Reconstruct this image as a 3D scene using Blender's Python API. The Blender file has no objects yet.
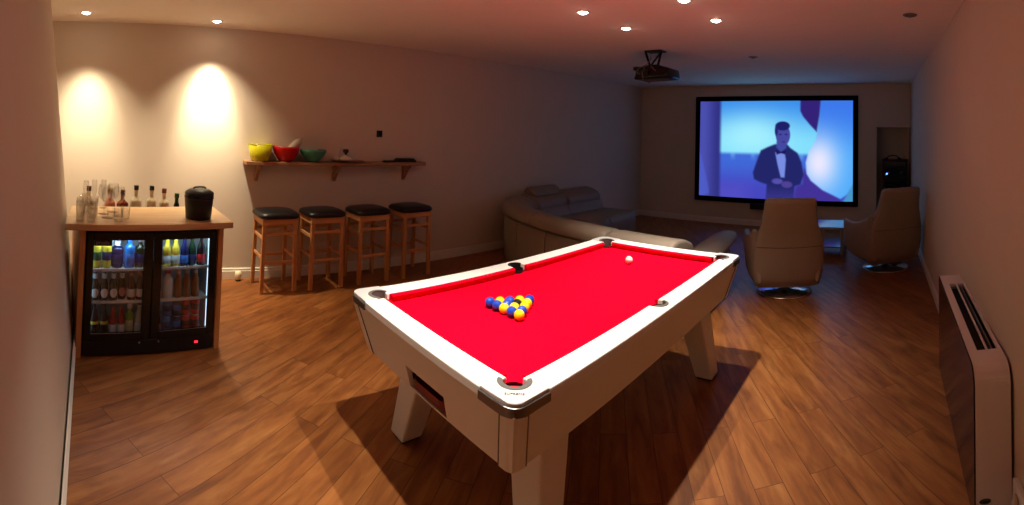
import bpy, bmesh, math, random
from mathutils import Matrix, Vector
random.seed(7)
S = bpy.context.scene
C = S.collection
PI = math.pi
CEIL = 2.436; YB = 4.54; XF = 7.886

# ------------------------------------------------------------------ materials
def lin(c):
    return tuple(((v / 255) / 12.92 if v / 255 <= 0.04045 else ((v / 255 + 0.055) / 1.055) ** 2.4) for v in c)
_m = {}
def mat(name, rgb, rough=0.5, metal=0.0, var=0.06, scale=30.0, bump=0.0, coat=0.0, spec=0.5, trans=0.0, emit=None, es=0.0, sheen=0.0, ior=1.45):
    if name in _m: return _m[name]
    m = bpy.data.materials.new(name); m.use_nodes = True
    nt = m.node_tree; b = nt.nodes['Principled BSDF']
    c = lin(rgb)
    b.inputs['Roughness'].default_value = rough
    b.inputs['Metallic'].default_value = metal
    b.inputs['Specular IOR Level'].default_value = spec
    b.inputs['Coat Weight'].default_value = coat
    b.inputs['Transmission Weight'].default_value = trans
    b.inputs['IOR'].default_value = ior
    b.inputs['Sheen Weight'].default_value = sheen
    tc = nt.nodes.new('ShaderNodeTexCoord')
    n = nt.nodes.new('ShaderNodeTexNoise'); n.inputs['Scale'].default_value = scale; n.inputs['Detail'].default_value = 4
    nt.links.new(tc.outputs['Object'], n.inputs['Vector'])
    r = nt.nodes.new('ShaderNodeMix'); r.data_type = 'RGBA'
    r.inputs[6].default_value = tuple(v * (1 - var) for v in c) + (1,)
    r.inputs[7].default_value = tuple(min(1, v * (1 + var)) for v in c) + (1,)
    nt.links.new(n.outputs['Fac'], r.inputs[0]); nt.links.new(r.outputs[2], b.inputs['Base Color'])
    if bump:
        bp = nt.nodes.new('ShaderNodeBump'); bp.inputs['Strength'].default_value = bump; bp.inputs['Distance'].default_value = 0.004
        nt.links.new(n.outputs['Fac'], bp.inputs['Height']); nt.links.new(bp.outputs['Normal'], b.inputs['Normal'])
    if emit:
        b.inputs['Emission Color'].default_value = lin(emit) + (1,); b.inputs['Emission Strength'].default_value = es
    _m[name] = m
    return m

def wood(name, c1, c2, axis='X', rough=0.45, sc=1.0):
    if name in _m: return _m[name]
    m = bpy.data.materials.new(name); m.use_nodes = True
    nt = m.node_tree; b = nt.nodes['Principled BSDF']
    tc = nt.nodes.new('ShaderNodeTexCoord'); mp = nt.nodes.new('ShaderNodeMapping')
    s = {'X': (2, 30, 30), 'Y': (30, 2, 30), 'Z': (30, 30, 2)}[axis]
    mp.inputs['Scale'].default_value = tuple(v * sc for v in s)
    nt.links.new(tc.outputs['Object'], mp.inputs['Vector'])
    n = nt.nodes.new('ShaderNodeTexNoise'); n.inputs['Scale'].default_value = 1.5; n.inputs['Detail'].default_value = 6
    nt.links.new(mp.outputs[0], n.inputs['Vector'])
    r = nt.nodes.new('ShaderNodeValToRGB')
    r.color_ramp.elements[0].position = .3; r.color_ramp.elements[0].color = lin(c1) + (1,)
    r.color_ramp.elements[1].position = .7; r.color_ramp.elements[1].color = lin(c2) + (1,)
    nt.links.new(n.outputs['Fac'], r.inputs[0]); nt.links.new(r.outputs[0], b.inputs['Base Color'])
    b.inputs['Roughness'].default_value = rough
    _m[name] = m
    return m

def floor_material():
    m = bpy.data.materials.new('laminate_floor'); m.use_nodes = True
    nt = m.node_tree; L = nt.links; N = nt.nodes; b = N['Principled BSDF']
    tc = N.new('ShaderNodeTexCoord')
    mp = N.new('ShaderNodeMapping'); mp.inputs['Rotation'].default_value = (0, 0, math.radians(-34))
    L.new(tc.outputs['Object'], mp.inputs['Vector'])
    br = N.new('ShaderNodeTexBrick'); br.offset = .37; br.inputs['Scale'].default_value = 1
    br.inputs['Brick Width'].default_value = 1.25; br.inputs['Row Height'].default_value = .135
    br.inputs['Mortar Size'].default_value = .0016; br.inputs['Mortar Smooth'].default_value = .1; br.inputs['Bias'].default_value = 0
    br.inputs['Color1'].default_value = (0, 0, 0, 1); br.inputs['Color2'].default_value = (1, 1, 1, 1); br.inputs['Mortar'].default_value = (.5, .5, .5, 1)
    L.new(mp.outputs[0], br.inputs['Vector'])
    # per-board offset of the grain
    mp2 = N.new('ShaderNodeMapping'); mp2.inputs['Scale'].default_value = (1.3, 9, 1)
    add = N.new('ShaderNodeVectorMath'); add.operation = 'ADD'
    sc = N.new('ShaderNodeVectorMath'); sc.operation = 'SCALE'; sc.inputs['Scale'].default_value = 23
    L.new(br.outputs['Color'], sc.inputs[0]); L.new(mp.outputs[0], add.inputs[0]); L.new(sc.outputs[0], add.inputs[1])
    L.new(add.outputs[0], mp2.inputs['Vector'])
    n = N.new('ShaderNodeTexNoise'); n.inputs['Scale'].default_value = 1.6; n.inputs['Detail'].default_value = 7; n.inputs['Roughness'].default_value = .62; n.inputs['Distortion'].default_value = .6
    L.new(mp2.outputs[0], n.inputs['Vector'])
    r = N.new('ShaderNodeValToRGB'); e = r.color_ramp.elements
    e[0].position = .30; e[0].color = lin((116, 66, 34)) + (1,)
    e[1].position = .72; e[1].color = lin((172, 114, 62)) + (1,)
    k = e.new(.5); k.color = lin((148, 90, 44)) + (1,)
    L.new(n.outputs['Fac'], r.inputs[0])
    # dark knots and streaks
    n2 = N.new('ShaderNodeTexNoise'); n2.inputs['Scale'].default_value = 5; n2.inputs['Detail'].default_value = 5
    mp3 = N.new('ShaderNodeMapping'); mp3.inputs['Scale'].default_value = (.8, 2.6, 1)
    L.new(add.outputs[0], mp3.inputs['Vector']); L.new(mp3.outputs[0], n2.inputs['Vector'])
    r2 = N.new('ShaderNodeValToRGB'); r2.color_ramp.elements[0].position = .30; r2.color_ramp.elements[0].color = (.45, .40, .36, 1)
    r2.color_ramp.elements[1].position = .48; r2.color_ramp.elements[1].color = (1, 1, 1, 1)
    L.new(n2.outputs['Fac'], r2.inputs[0])
    mu = N.new('ShaderNodeMix'); mu.data_type = 'RGBA'; mu.blend_type = 'MULTIPLY'; mu.inputs[0].default_value = .55
    L.new(r.outputs[0], mu.inputs[6]); L.new(r2.outputs[0], mu.inputs[7])
    # board tone
    rt = N.new('ShaderNodeValToRGB'); rt.color_ramp.elements[0].color = (.84, .82, .80, 1); rt.color_ramp.elements[1].color = (1.05, 1.04, 1.02, 1)
    L.new(br.outputs['Color'], rt.inputs[0])
    mu2 = N.new('ShaderNodeMix'); mu2.data_type = 'RGBA'; mu2.blend_type = 'MULTIPLY'; mu2.inputs[0].default_value = .8
    L.new(mu.outputs[2], mu2.inputs[6]); L.new(rt.outputs[0], mu2.inputs[7])
    # joints
    mj = N.new('ShaderNodeMix'); mj.data_type = 'RGBA'; mj.inputs[7].default_value = lin((78, 42, 20)) + (1,)
    L.new(br.outputs['Fac'], mj.inputs[0]); L.new(mu2.outputs[2], mj.inputs[6])
    L.new(mj.outputs[2], b.inputs['Base Color'])
    b.inputs['Roughness'].default_value = .42; b.inputs['Specular IOR Level'].default_value = .35
    bp = N.new('ShaderNodeBump'); bp.inputs['Strength'].default_value = .12; bp.inputs['Distance'].default_value = .002
    L.new(n.outputs['Fac'], bp.inputs['Height']); L.new(bp.outputs[0], b.inputs['Normal'])
    return m

def pane_material(nm='door_glass', ior=.3, tr=.93):
    m = bpy.data.materials.new(nm); m.use_nodes = True
    nt = m.node_tree; nt.nodes.clear(); N = nt.nodes; L = nt.links
    t = N.new('ShaderNodeBsdfTransparent'); t.inputs[0].default_value = (tr, tr, tr, 1)
    g = N.new('ShaderNodeBsdfGlossy'); g.inputs['Roughness'].default_value = .03
    lw = N.new('ShaderNodeLayerWeight'); lw.inputs[0].default_value = .5
    pw = N.new('ShaderNodeMath'); pw.operation = 'POWER'; pw.inputs[1].default_value = 3
    f = N.new('ShaderNodeMath'); f.operation = 'MULTIPLY_ADD'; f.inputs[1].default_value = ior; f.inputs[2].default_value = .04
    L.new(lw.outputs['Facing'], pw.inputs[0]); L.new(pw.outputs[0], f.inputs[0])
    x = N.new('ShaderNodeMixShader'); o = N.new('ShaderNodeOutputMaterial')
    L.new(f.outputs[0], x.inputs[0]); L.new(t.outputs[0], x.inputs[1]); L.new(g.outputs[0], x.inputs[2]); L.new(x.outputs[0], o.inputs[0])
    return m

M = dict(
    wall=mat('wall_paint', (212, 197, 178), .85, var=.02, scale=3, bump=.05),
    ceil=mat('ceiling_paint', (240, 230, 220), .9, var=.02, scale=3),
    skirt=mat('skirting_gloss_paint', (228, 222, 208), .4, var=.02),
    white=mat('white_plastic', (225, 222, 215), .4, var=.02),
    tab=mat('white_laminate', (226, 218, 205), .45, var=.02, spec=.3),
    rail=mat('white_rail_laminate', (238, 234, 226), .3, var=.01),
    groove=mat('groove_shadow_gap', (120, 95, 75), .7),
    cloth=mat('red_wool_cloth', (210, 2, 36), .95, var=.10, scale=60, bump=.2, spec=.03),
    chrome=mat('polished_chrome', (225, 222, 218), .16, 1.0, var=.03),
    cast=mat('cast_alloy_plate', (232, 230, 226), .35, .35, var=.03),
    dchrome=mat('dark_cast_metal', (120, 112, 108), .3, .9, var=.1),
    rubber=mat('black_rubber', (18, 17, 17), .7),
    pock=mat('grey_pocket_lip', (96, 92, 88), .5),
    redp=mat('red_plastic_tray', (120, 14, 24), .3),
    dark=mat('dark_interior', (14, 12, 12), .8),
    blk=mat('black_satin_metal', (15, 15, 17), .45),
    blkg=mat('black_gloss_plastic', (12, 12, 13), .2),
    beech=wood('beech_wood', (186, 126, 76), (214, 158, 104), 'X'),
    beechz=wood('beech_wood_upright', (176, 118, 66), (208, 150, 94), 'Z'),
    shelfw=wood('pine_shelf', (140, 98, 64), (172, 126, 86), 'X'),
    vinyl=mat('black_vinyl', (16, 15, 17), .38, var=.1, scale=60, bump=.15),
    leather=mat('taupe_leather', (138, 124, 108), .5, var=.06, scale=70, bump=.35, spec=.4),
    leather2=mat('beige_leather', (158, 142, 124), .52, var=.05, scale=70, bump=.3, spec=.4),
    seam=mat('leather_seam', (90, 74, 62), .7),
    alu=mat('brushed_aluminium', (180, 182, 186), .3, .9),
    shelfwire=mat('white_fridge_shelf', (205, 215, 220), .4),
    fridgein=mat('fridge_liner', (190, 205, 212), .5),
    glass=mat('clear_glass', (245, 250, 248), .02, var=0, trans=1.0),
    blackglass=mat('tinted_panel_glass', (26, 17, 14), .09, var=.02, spec=.6),
    heat=mat('heater_white_steel', (240, 230, 224), .4, var=.02),
    badge=mat('badge_green_metal', (58, 66, 44), .35, .3),
    cable=mat('grey_cable', (120, 116, 112), .6),
    brass=mat('dark_bronze', (60, 50, 42), .4, .5),
)
M['pane'] = pane_material(); M['glass'] = pane_material('drinking_glass', .75, .965)
M['floor'] = floor_material()
for nm, ix in (('glass', 1.45),): _m['clear_glass'].node_tree.nodes['Principled BSDF'].inputs['IOR'].default_value = ix

def emis(name, rgb, s):
    if name in _m: return _m[name]
    m = bpy.data.materials.new(name); m.use_nodes = True; nt = m.node_tree; nt.nodes.clear()
    e = nt.nodes.new('ShaderNodeEmission'); e.inputs[0].default_value = lin(rgb) + (1,); e.inputs[1].default_value = s
    o = nt.nodes.new('ShaderNodeOutputMaterial'); nt.links.new(e.outputs[0], o.inputs[0]); _m[name] = m
    return m

# ------------------------------------------------------------------ mesh helpers
def bm_new(): return bmesh.new()
def box(bm, x0, x1, y0, y1, z0, z1, bev=0.0, seg=2, mi=0):
    vs = [bm.verts.new(p) for p in ((x0,y0,z0),(x1,y0,z0),(x1,y1,z0),(x0,y1,z0),(x0,y0,z1),(x1,y0,z1),(x1,y1,z1),(x0,y1,z1))]
    fs = [bm.faces.new([vs[i] for i in q]) for q in ((0,3,2,1),(4,5,6,7),(0,1,5,4),(1,2,6,5),(2,3,7,6),(3,0,4,7))]
    for f in fs: f.material_index = mi
    if bev > 0:
        es = list({e for f in fs for e in f.edges})
        bmesh.ops.bevel(bm, geom=es, offset=bev, segments=seg, profile=.5, affect='EDGES')
def hexa(bm, p, bev=0.0, seg=2, mi=0):
    """8 points: bottom loop 0-3 counter-clockwise, top loop 4-7"""
    vs = [bm.verts.new(q) for q in p]
    fs = [bm.faces.new([vs[i] for i in q]) for q in ((0,3,2,1),(4,5,6,7),(0,1,5,4),(1,2,6,5),(2,3,7,6),(3,0,4,7))]
    for f in fs: f.material_index = mi
    if bev > 0:
        bmesh.ops.bevel(bm, geom=list({e for f in fs for e in f.edges}), offset=bev, segments=seg, profile=.5, affect='EDGES')
def prism(bm, pts, z0, z1, bev=0.0, seg=2, mi=0):
    """vertical prism over a plan outline"""
    a = [bm.verts.new((x, y, z0)) for x, y in pts]; b = [bm.verts.new((x, y, z1)) for x, y in pts]
    n = len(pts); fs = [bm.faces.new(a[::-1]), bm.faces.new(b)]
    for i in range(n): fs.append(bm.faces.new((a[i], a[(i+1) % n], b[(i+1) % n], b[i])))
    for f in fs: f.material_index = mi
    if bev > 0:
        bmesh.ops.bevel(bm, geom=list({e for f in fs[:2] for e in f.edges}), offset=bev, segments=seg, profile=.5, affect='EDGES')
def prism_ax(bm, pts, c0, c1, ax='y', bev=0.0, seg=2, mi=0):
    """prism of an outline (a, z) extruded along y, or (a, z) along x"""
    def P(a, z, c): return (a, c, z) if ax == 'y' else (c, a, z)
    a = [bm.verts.new(P(u, v, c0)) for u, v in pts]; b = [bm.verts.new(P(u, v, c1)) for u, v in pts]
    n = len(pts); fs = [bm.faces.new(a[::-1]), bm.faces.new(b)]
    for i in range(n): fs.append(bm.faces.new((a[i], a[(i+1) % n], b[(i+1) % n], b[i])))
    for f in fs: f.material_index = mi
    if bev > 0:
        bmesh.ops.bevel(bm, geom=list({e for f in fs for e in f.edges}), offset=bev, segments=seg, profile=.5, affect='EDGES')
def lathe(bm, prof, c=(0, 0, 0), n=24, mi=0, closed=True):
    """prof: list of (r, z)"""
    rings = []
    for r, z in prof:
        if r < 1e-5: rings.append([bm.verts.new((c[0], c[1], c[2] + z))])
        else: rings.append([bm.verts.new((c[0] + r * math.cos(2*PI*i/n), c[1] + r * math.sin(2*PI*i/n), c[2] + z)) for i in range(n)])
    for a, b in zip(rings, rings[1:]):
        for i in range(n):
            j = (i + 1) % n
            if len(a) == 1 and len(b) == 1: continue
            if len(a) == 1: f = bm.faces.new((a[0], b[j], b[i]))
            elif len(b) == 1: f = bm.faces.new((a[i], a[j], b[0]))
            else: f = bm.faces.new((a[i], a[j], b[j], b[i]))
            f.material_index = mi; f.smooth = True
    if closed:
        if len(rings[0]) > 1: bm.faces.new(rings[0][::-1]).material_index = mi
        if len(rings[-1]) > 1: bm.faces.new(rings[-1]).material_index = mi
def tube(bm, pts, r, n=10, mi=0):
    pts = [Vector(p) for p in pts]; rings = []
    for i, p in enumerate(pts):
        d = (pts[min(i+1, len(pts)-1)] - pts[max(i-1, 0)]).normalized()
        up = Vector((0, 0, 1)) if abs(d.z) < .9 else Vector((1, 0, 0))
        s = d.cross(up).normalized(); t = s.cross(d)
        rr = r[i] if isinstance(r, (list, tuple)) else r
        rings.append([bm.verts.new(p + (s*math.cos(2*PI*k/n) + t*math.sin(2*PI*k/n)) * rr) for k in range(n)])
    for a, b in zip(rings, rings[1:]):
        for k in range(n):
            f = bm.faces.new((a[k], a[(k+1) % n], b[(k+1) % n], b[k])); f.smooth = True; f.material_index = mi
    bm.faces.new(rings[0][::-1]); bm.faces.new(rings[-1])
def loft(bm, rings, close=True, cap=True, smooth=True, mi=0):
    vr = [[bm.verts.new(p) for p in r] for r in rings]; n = len(vr[0])
    for a, b in zip(vr, vr[1:]):
        for k in range(n if close else n - 1):
            f = bm.faces.new((a[k], a[(k+1) % n], b[(k+1) % n], b[k])); f.smooth = smooth; f.material_index = mi
    if cap:
        bm.faces.new(vr[0][::-1]); bm.faces.new(vr[-1])
def arc(cx, cy, r, a0, a1, n=8):
    return [(cx + r*math.cos(math.radians(a0 + (a1-a0)*i/n)), cy + r*math.sin(math.radians(a0 + (a1-a0)*i/n))) for i in range(n+1)]
def superell(cx, cy, z, hx, hy, p=3.0, n=28):
    out = []
    for i in range(n):
        t = 2*PI*i/n; c, s = math.cos(t), math.sin(t)
        out.append((cx + hx*math.copysign(abs(c)**(2/p), c), cy + hy*math.copysign(abs(s)**(2/p), s), z))
    return out

def obj(name, bm, m, parent=None, loc=None, rotz=0, smooth_angle=None):
    bmesh.ops.recalc_face_normals(bm, faces=bm.faces[:])
    me = bpy.data.meshes.new(name); bm.to_mesh(me); bm.free()
    for k in (m if isinstance(m, (list, tuple)) else [m]): me.materials.append(k)
    o = bpy.data.objects.new(name, me); C.objects.link(o)
    if parent: o.parent = parent
    if loc: o.location = loc
    if rotz: o.rotation_euler = (0, 0, rotz)
    if smooth_angle:
        for p in me.polygons: p.use_smooth = True
        me.set_sharp_from_angle(angle=math.radians(smooth_angle))
    return o
def thing(name, label, cat, loc=(0, 0, 0), rotz=0, group=None):
    o = bpy.data.objects.new(name, None); C.objects.link(o); o.empty_display_size = .1
    o.location = loc; o.rotation_euler = (0, 0, rotz); o['label'] = label; o['category'] = cat
    if group: o['group'] = group
    return o
def tag(o, label, cat, group=None):
    o['label'] = label; o['category'] = cat
    if group: o['group'] = group
    return o
def struct(name, bm, m):
    o = obj(name, bm, m); o['kind'] = 'structure'; return o
def dup(root, loc, rotz=None, label=None):
    r = root.copy(); C.objects.link(r); r.location = loc
    if rotz is not None: r.rotation_euler = (0, 0, rotz)
    if label: r['label'] = label
    for ch in list(root.children):
        c = ch.copy(); C.objects.link(c); c.parent = r
        for g in list(ch.children):
            d = g.copy(); C.objects.link(d); d.parent = c
    return r

# ------------------------------------------------------------------ camera (the photograph is a sweep panorama: a cylinder camera)
F, YH, H, TA, XN = 471.8, 114.7, 1.559, -0.045, 146.8
cd = bpy.data.cameras.new('camera'); cam = bpy.data.objects.new('camera', cd); C.objects.link(cam)
cd.type = 'PANO'; cd.panorama_type = 'CENTRAL_CYLINDRICAL'
cd.central_cylindrical_range_u_min = -512 / F; cd.central_cylindrical_range_u_max = 512 / F
cd.central_cylindrical_range_v_min = -(505 - YH) / F; cd.central_cylindrical_range_v_max = YH / F
cd.central_cylindrical_radius = 1; cd.clip_start = .01
az = (512 - XN) / F
up = Vector((TA, 0, 1)).normalized(); X2 = Vector((1, 0, -TA)).normalized()
fw = X2 * math.sin(az) + Vector((0, 1, 0)) * math.cos(az); rt = fw.cross(up)
cam.matrix_world = Matrix(((rt.x, up.x, -fw.x, 0), (rt.y, up.y, -fw.y, 0), (rt.z, up.z, -fw.z, H), (0, 0, 0, 1)))
S.camera = cam

# ------------------------------------------------------------------ setting
b = bm_new(); box(b, -2.2, XF + .6, -1.6, YB + .12, -.1, 0); struct('floor', b, M['floor'])
b = bm_new(); box(b, -2.2, XF + .6, -1.6, YB + .12, CEIL, CEIL + .1); struct('ceiling', b, M['ceil'])
b = bm_new(); box(b, -1.39, XF + .1, YB, YB + .12, 0, CEIL); struct('wall_back', b, M['wall'])
# left wall, seen nearly edge-on from the doorway
def lwx(y): return -.265 - .12 * (y - 1.836)
LEAN = .30
b = bm_new()
y0, y1 = .30, 3.50
hexa(b, [(-1.27, y0, 0), (lwx(y0), y0, 0), (lwx(y1), y1, 0), (-1.27, y1, 0),
         (-1.27, y0, CEIL), (lwx(y0) - LEAN, y0, CEIL), (lwx(y1) - LEAN, y1, CEIL), (-1.27, y1, CEIL)])
box(b, -1.39, -1.27, y0, YB, 0, CEIL)
struct('wall_left', b, M['wall'])
# right wall runs very slightly out of square with the table
def rwy(x): return -.515 + (x - 1.9) * .0225
b = bm_new()
hexa(b, [(1.0, rwy(1.0) - .12, 0), (XF + .5, rwy(XF + .5) - .12, 0), (XF + .5, rwy(XF + .5), 0), (1.0, rwy(1.0), 0),
         (1.0, rwy(1.0) - .12, CEIL), (XF + .5, rwy(XF + .5) - .12, CEIL), (XF + .5, rwy(XF + .5), CEIL), (1.0, rwy(1.0), CEIL)])
struct('wall_right', b, M['wall'])
# far wall with the equipment recess at its right end
NY1 = .19; NZ = 1.705
b = bm_new()
box(b, XF, XF + .1, NY1, YB, 0, CEIL)
box(b, XF, XF + .1, rwy(XF) - .1, NY1, NZ, CEIL)
box(b, XF + .40, XF + .5, rwy(XF) - .1, NY1 + .1, 0, NZ + .1)
box(b, XF + .1, XF + .40, NY1, NY1 + .1, 0, NZ + .1)
box(b, XF + .1, XF + .40, rwy(XF) - .1, NY1, NZ, NZ + .1)
struct('wall_far', b, M['wall'])
# entrance lobby behind the camera
b = bm_new()
box(b, -1.4, -1.3, -1.5, .4, 0, CEIL); box(b, -1.4, 1.1, -1.6, -1.5, 0, CEIL); box(b, 1.0, 1.1, -1.5, rwy(1.0) - .12, 0, CEIL)
box(b, -1.3, lwx(.3) - .12, .30, .40, 0, CEIL)
struct('wall_near', b, M['wall'])
# skirting boards with a stepped profile
def skirt(name, p, q, inward, h=.10, t=.018):
    b = bm_new(); p = Vector((p[0], p[1], 0)); q = Vector((q[0], q[1], 0)); n = Vector((inward[0], inward[1], 0)).normalized()
    prof = [(0, 0), (t, 0), (t, h*.72), (t*.72, h*.76), (t*.72, h*.93), (t*.35, h), (0, h)]
    loft(b, [[pp + n*d + Vector((0, 0, z)) for d, z in prof] for pp in (p, q)], smooth=False)
    return struct(name, b, M['skirt'])
skirt('baseboard_back', (-1.27, YB), (XF, YB), (0, -1))
skirt('baseboard_left', (lwx(.3), .3), (lwx(3.5), 3.5), (1, .12))
skirt('baseboard_right', (1.0, rwy(1.0)), (XF, rwy(XF)), (0, 1))
skirt('baseboard_far', (XF, NY1), (XF, YB), (-1, 0))

# ------------------------------------------------------------------ pool table
TX0, TX1, TY0, TY1, TT = 1.036, 3.170, 1.010, 2.157, .720
TL, TW = TX1 - TX0, TY1 - TY0
tb = thing('pool_table', 'white pool table with bright red cloth and chrome corners in the middle of the floor', 'pool table', (TX0, TY0, 0))
RW = .108           # rail width
BED = TT - .040
def corner(x, y, sx, sy):
    """maps corner coordinates (inward u, v) to table coordinates; keeps winding irrelevant"""
    return lambda u, v: (x + sx*u, y + sy*v)
CRN = [corner(0, 0, 1, 1), corner(TL, 0, -1, 1), corner(TL, TW, -1, -1), corner(0, TW, 1, -1)]
PC, PR = .108, .056       # pocket centre inset, radius
MC, MR = .072, .046        # middle pocket
# body: four tapered boards, one with the ball-return opening
b = bm_new()
ZB0, ZB1 = .457, TT - .036
ins0, ins1 = .070, .005
def body_pt(side, u, z, dep):
    k = (z - ZB0) / (ZB1 - ZB0); i = ins0 + (ins1 - ins0) * k + dep
    if side == 0: return (i, i + u*(TW - 2*i), z)              # -X end (faces the bar side)
    if side == 1: return (TL - i, i + u*(TW - 2*i), z)
    if side == 2: return (i + u*(TL - 2*i), i, z)              # long side facing the camera
    return (i + u*(TL - 2*i), TW - i, z)
def board(side, u0, u1, z0, z1):
    hexa(b, [body_pt(side, u0, z0, 0), body_pt(side, u1, z0, 0), body_pt(side, u1, z0, .02), body_pt(side, u0, z0, .02),
             body_pt(side, u0, z1, 0), body_pt(side, u1, z1, 0), body_pt(side, u1, z1, .02), body_pt(side, u0, z1, .02)])
SU0, SU1, SZ0, SZ1 = .345, .60, .466, .556
board(0, 0, SU0, ZB0, ZB1); board(0, SU1, 1, ZB0, ZB1); board(0, SU0, SU1, SZ1, ZB1); board(0, SU0, SU1, ZB0, SZ0)
for s in (1, 2, 3): board(s, 0, 1, ZB0, ZB1)
q_ = .088
hexa(b, [(q_, q_, ZB0+.002), (TL-q_, q_, ZB0+.002), (TL-q_, TW-q_, ZB0+.002), (q_, TW-q_, ZB0+.002), (q_, q_, ZB0+.008), (TL-q_, q_, ZB0+.008), (TL-q_, TW-q_, ZB0+.008), (q_, TW-q_, ZB0+.008)])
obj('cabinet', b, M['tab'], tb)
# dark recess and red ball-return tray
b = bm_new(); ya, yb_ = ins0 + SU0*(TW-2*ins0), ins0 + SU1*(TW-2*ins0)
box(b, .090, .26, ya - .02, ya - .01, .480, .575); box(b, .090, .26, yb_ + .01, yb_ + .02, .480, .575); box(b, .25, .26, ya-.02, yb_+.02, .480, .575); box(b, .090, .26, ya-.02, yb_+.02, .567, .575)
obj('return_box', b, M['dark'], tb)
b = bm_new()
pts = arc(.045, ya + .05, .045, 180, 270, 6) + [(.17, ya + .005), (.17, yb_ - .005)] + arc(.045, yb_ - .05, .045, 90, 180, 6)
pts = [(x + .062, y) for x, y in pts]
prism(b, pts, .480, .486)
# rim of the tray
inner = [(x + (.008 if x < .14 else 0), ya + (y-ya)*.94 + (yb_-ya)*.03) for x, y in pts]
n = len(pts)
for i in range(n):
    j = (i + 1) % n
    hexa(b, [(*pts[i], .484), (*pts[j], .484), (*inner[j], .484), (*inner[i], .484), (*pts[i], .512), (*pts[j], .512), (*inner[j], .512), (*inner[i], .512)])
obj('ball_return_tray', b, M['redp'], tb)
# corner posts with grooves
for k, f in enumerate(CRN):
    b = bm_new(); w = .062
    def ring(z, i, dd=-.003):
        i += dd
        return [(*f(i + w, i), z), (*f(i + .03, i), z), (*f(i + .012, i + .006), z), (*f(i + .006, i + .012), z), (*f(i, i + .03), z), (*f(i, i + w), z), (*f(i + .03, i + w), z), (*f(i + w, i + .03), z)]
    loft(b, [ring(ZB0 - .004, ins0), ring(ZB1, ins1)], smooth=False)
    p = obj('corner_post', b, M['tab'], tb)
    b = bm_new()
    for s in (0, 1):
        for (za, ia), (zb2, ib) in (((ZB0 - .004, ins0), (ZB1, ins1)),):
            def q(i, uu, dd): return f(i + uu, i + dd) if s == 0 else f(i + dd, i + uu)
            hexa(b, [(*q(ia, w, -.0035), za), (*q(ia, w + .003, -.0035), za), (*q(ia, w + .003, .004), za), (*q(ia, w, .004), za),
                     (*q(ib, w, -.0035), zb2), (*q(ib, w + .003, -.0035), zb2), (*q(ib, w + .003, .004), zb2), (*q(ib, w, .004), zb2)])
    obj('post_groove', b, M['groove'], p)
# legs
def leg(f, k):
    b = bm_new()
    fu, fv = .275, .130            # foot centre inset
    tu, tv = .350, .205             # top centre inset
    a, c = .059, .086
    def ring(u, v, r, z):
        return [(*f(u - r, v - r), z), (*f(u + r, v - r), z), (*f(u + r, v + r), z), (*f(u - r, v + r), z)]
    r0, r1 = ring(fu, fv, a, .010), ring(tu, tv, c, ZB0 + .004)
    hexa(b, r0 + r1, .012, 2)
    o = obj('leg', b, M['tab'], tb)
    b = bm_new(); hexa(b, ring(fu, fv, a - .012, 0) + ring(fu, fv, a - .010, .012)); obj('rubber_foot', b, M['rubber'], o)
for k, f in enumerate(CRN): leg(f, k)
# slate bed with pocket cut-outs
b = bm_new()
def pocket_arc(f, a0, a1, r=PR, c=PC, n=10): return [f(*p) for p in arc(c, c, r, a0, a1, n)]
i0 = RW - .01
out = []
# walk counter-clockwise, notching each corner inward-side
def notch(f, flip):
    pts = arc(PC, PC, PR, -30, -240, 14)   # from the u-axis side round the inner side to the v-axis side
    pts = arc(PC, PC, PR, 315, 135, 14)[::1]
    return pts
bedpts = []
for k, f in enumerate(CRN):
    a = arc(PC - .024, PC - .024, PR - .014, 135, -45, 14)    # passes the inner (table centre) side
    seq = [f(i0, .19)] + [f(*p) for p in a] + [f(.19, i0)]
    if k % 2 == 1: seq = seq[::-1]
    bedpts += seq
    if k == 0: bedpts += [(TL/2 - MR, i0)] + arc(TL/2, MC, MR, 150, 30, 8) + [(TL/2 + MR, i0)]
    if k == 2: bedpts += [(TL/2 + MR, TW - i0)] + arc(TL/2, TW - MC, MR, -30, -150, 8) + [(TL/2 - MR, TW - i0)]
prism(b, bedpts, BED - .07, BED)
obj('playing_cloth', b, M['cloth'], tb)
# rails
def rail(pts, name='rail'):
    b = bm_new(); prism(b, pts, TT - .036, TT, .005, 2); return obj(name, b, M['rail'], tb)
cw = .148
def mid(flip):
    a = arc(TL/2, MC + .012, MR, 180, 360, 10)
    return a
lr = [(cw, .0), (TL - cw, .0), (TL - cw, RW), (TL/2 + MR, RW)] + arc(TL/2, MC + .006, MR, 0, -180, 10) + [(TL/2 - MR, RW), (cw, RW)]
rail(lr); rail([(x, TW - y) for x, y in lr][::-1])
rail([(0, cw), (RW, cw), (RW, TW - cw), (0, TW - cw)]); rail([(TL - x, y) for x, y in [(0, cw), (RW, cw), (RW, TW - cw), (0, TW - cw)]])
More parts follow.
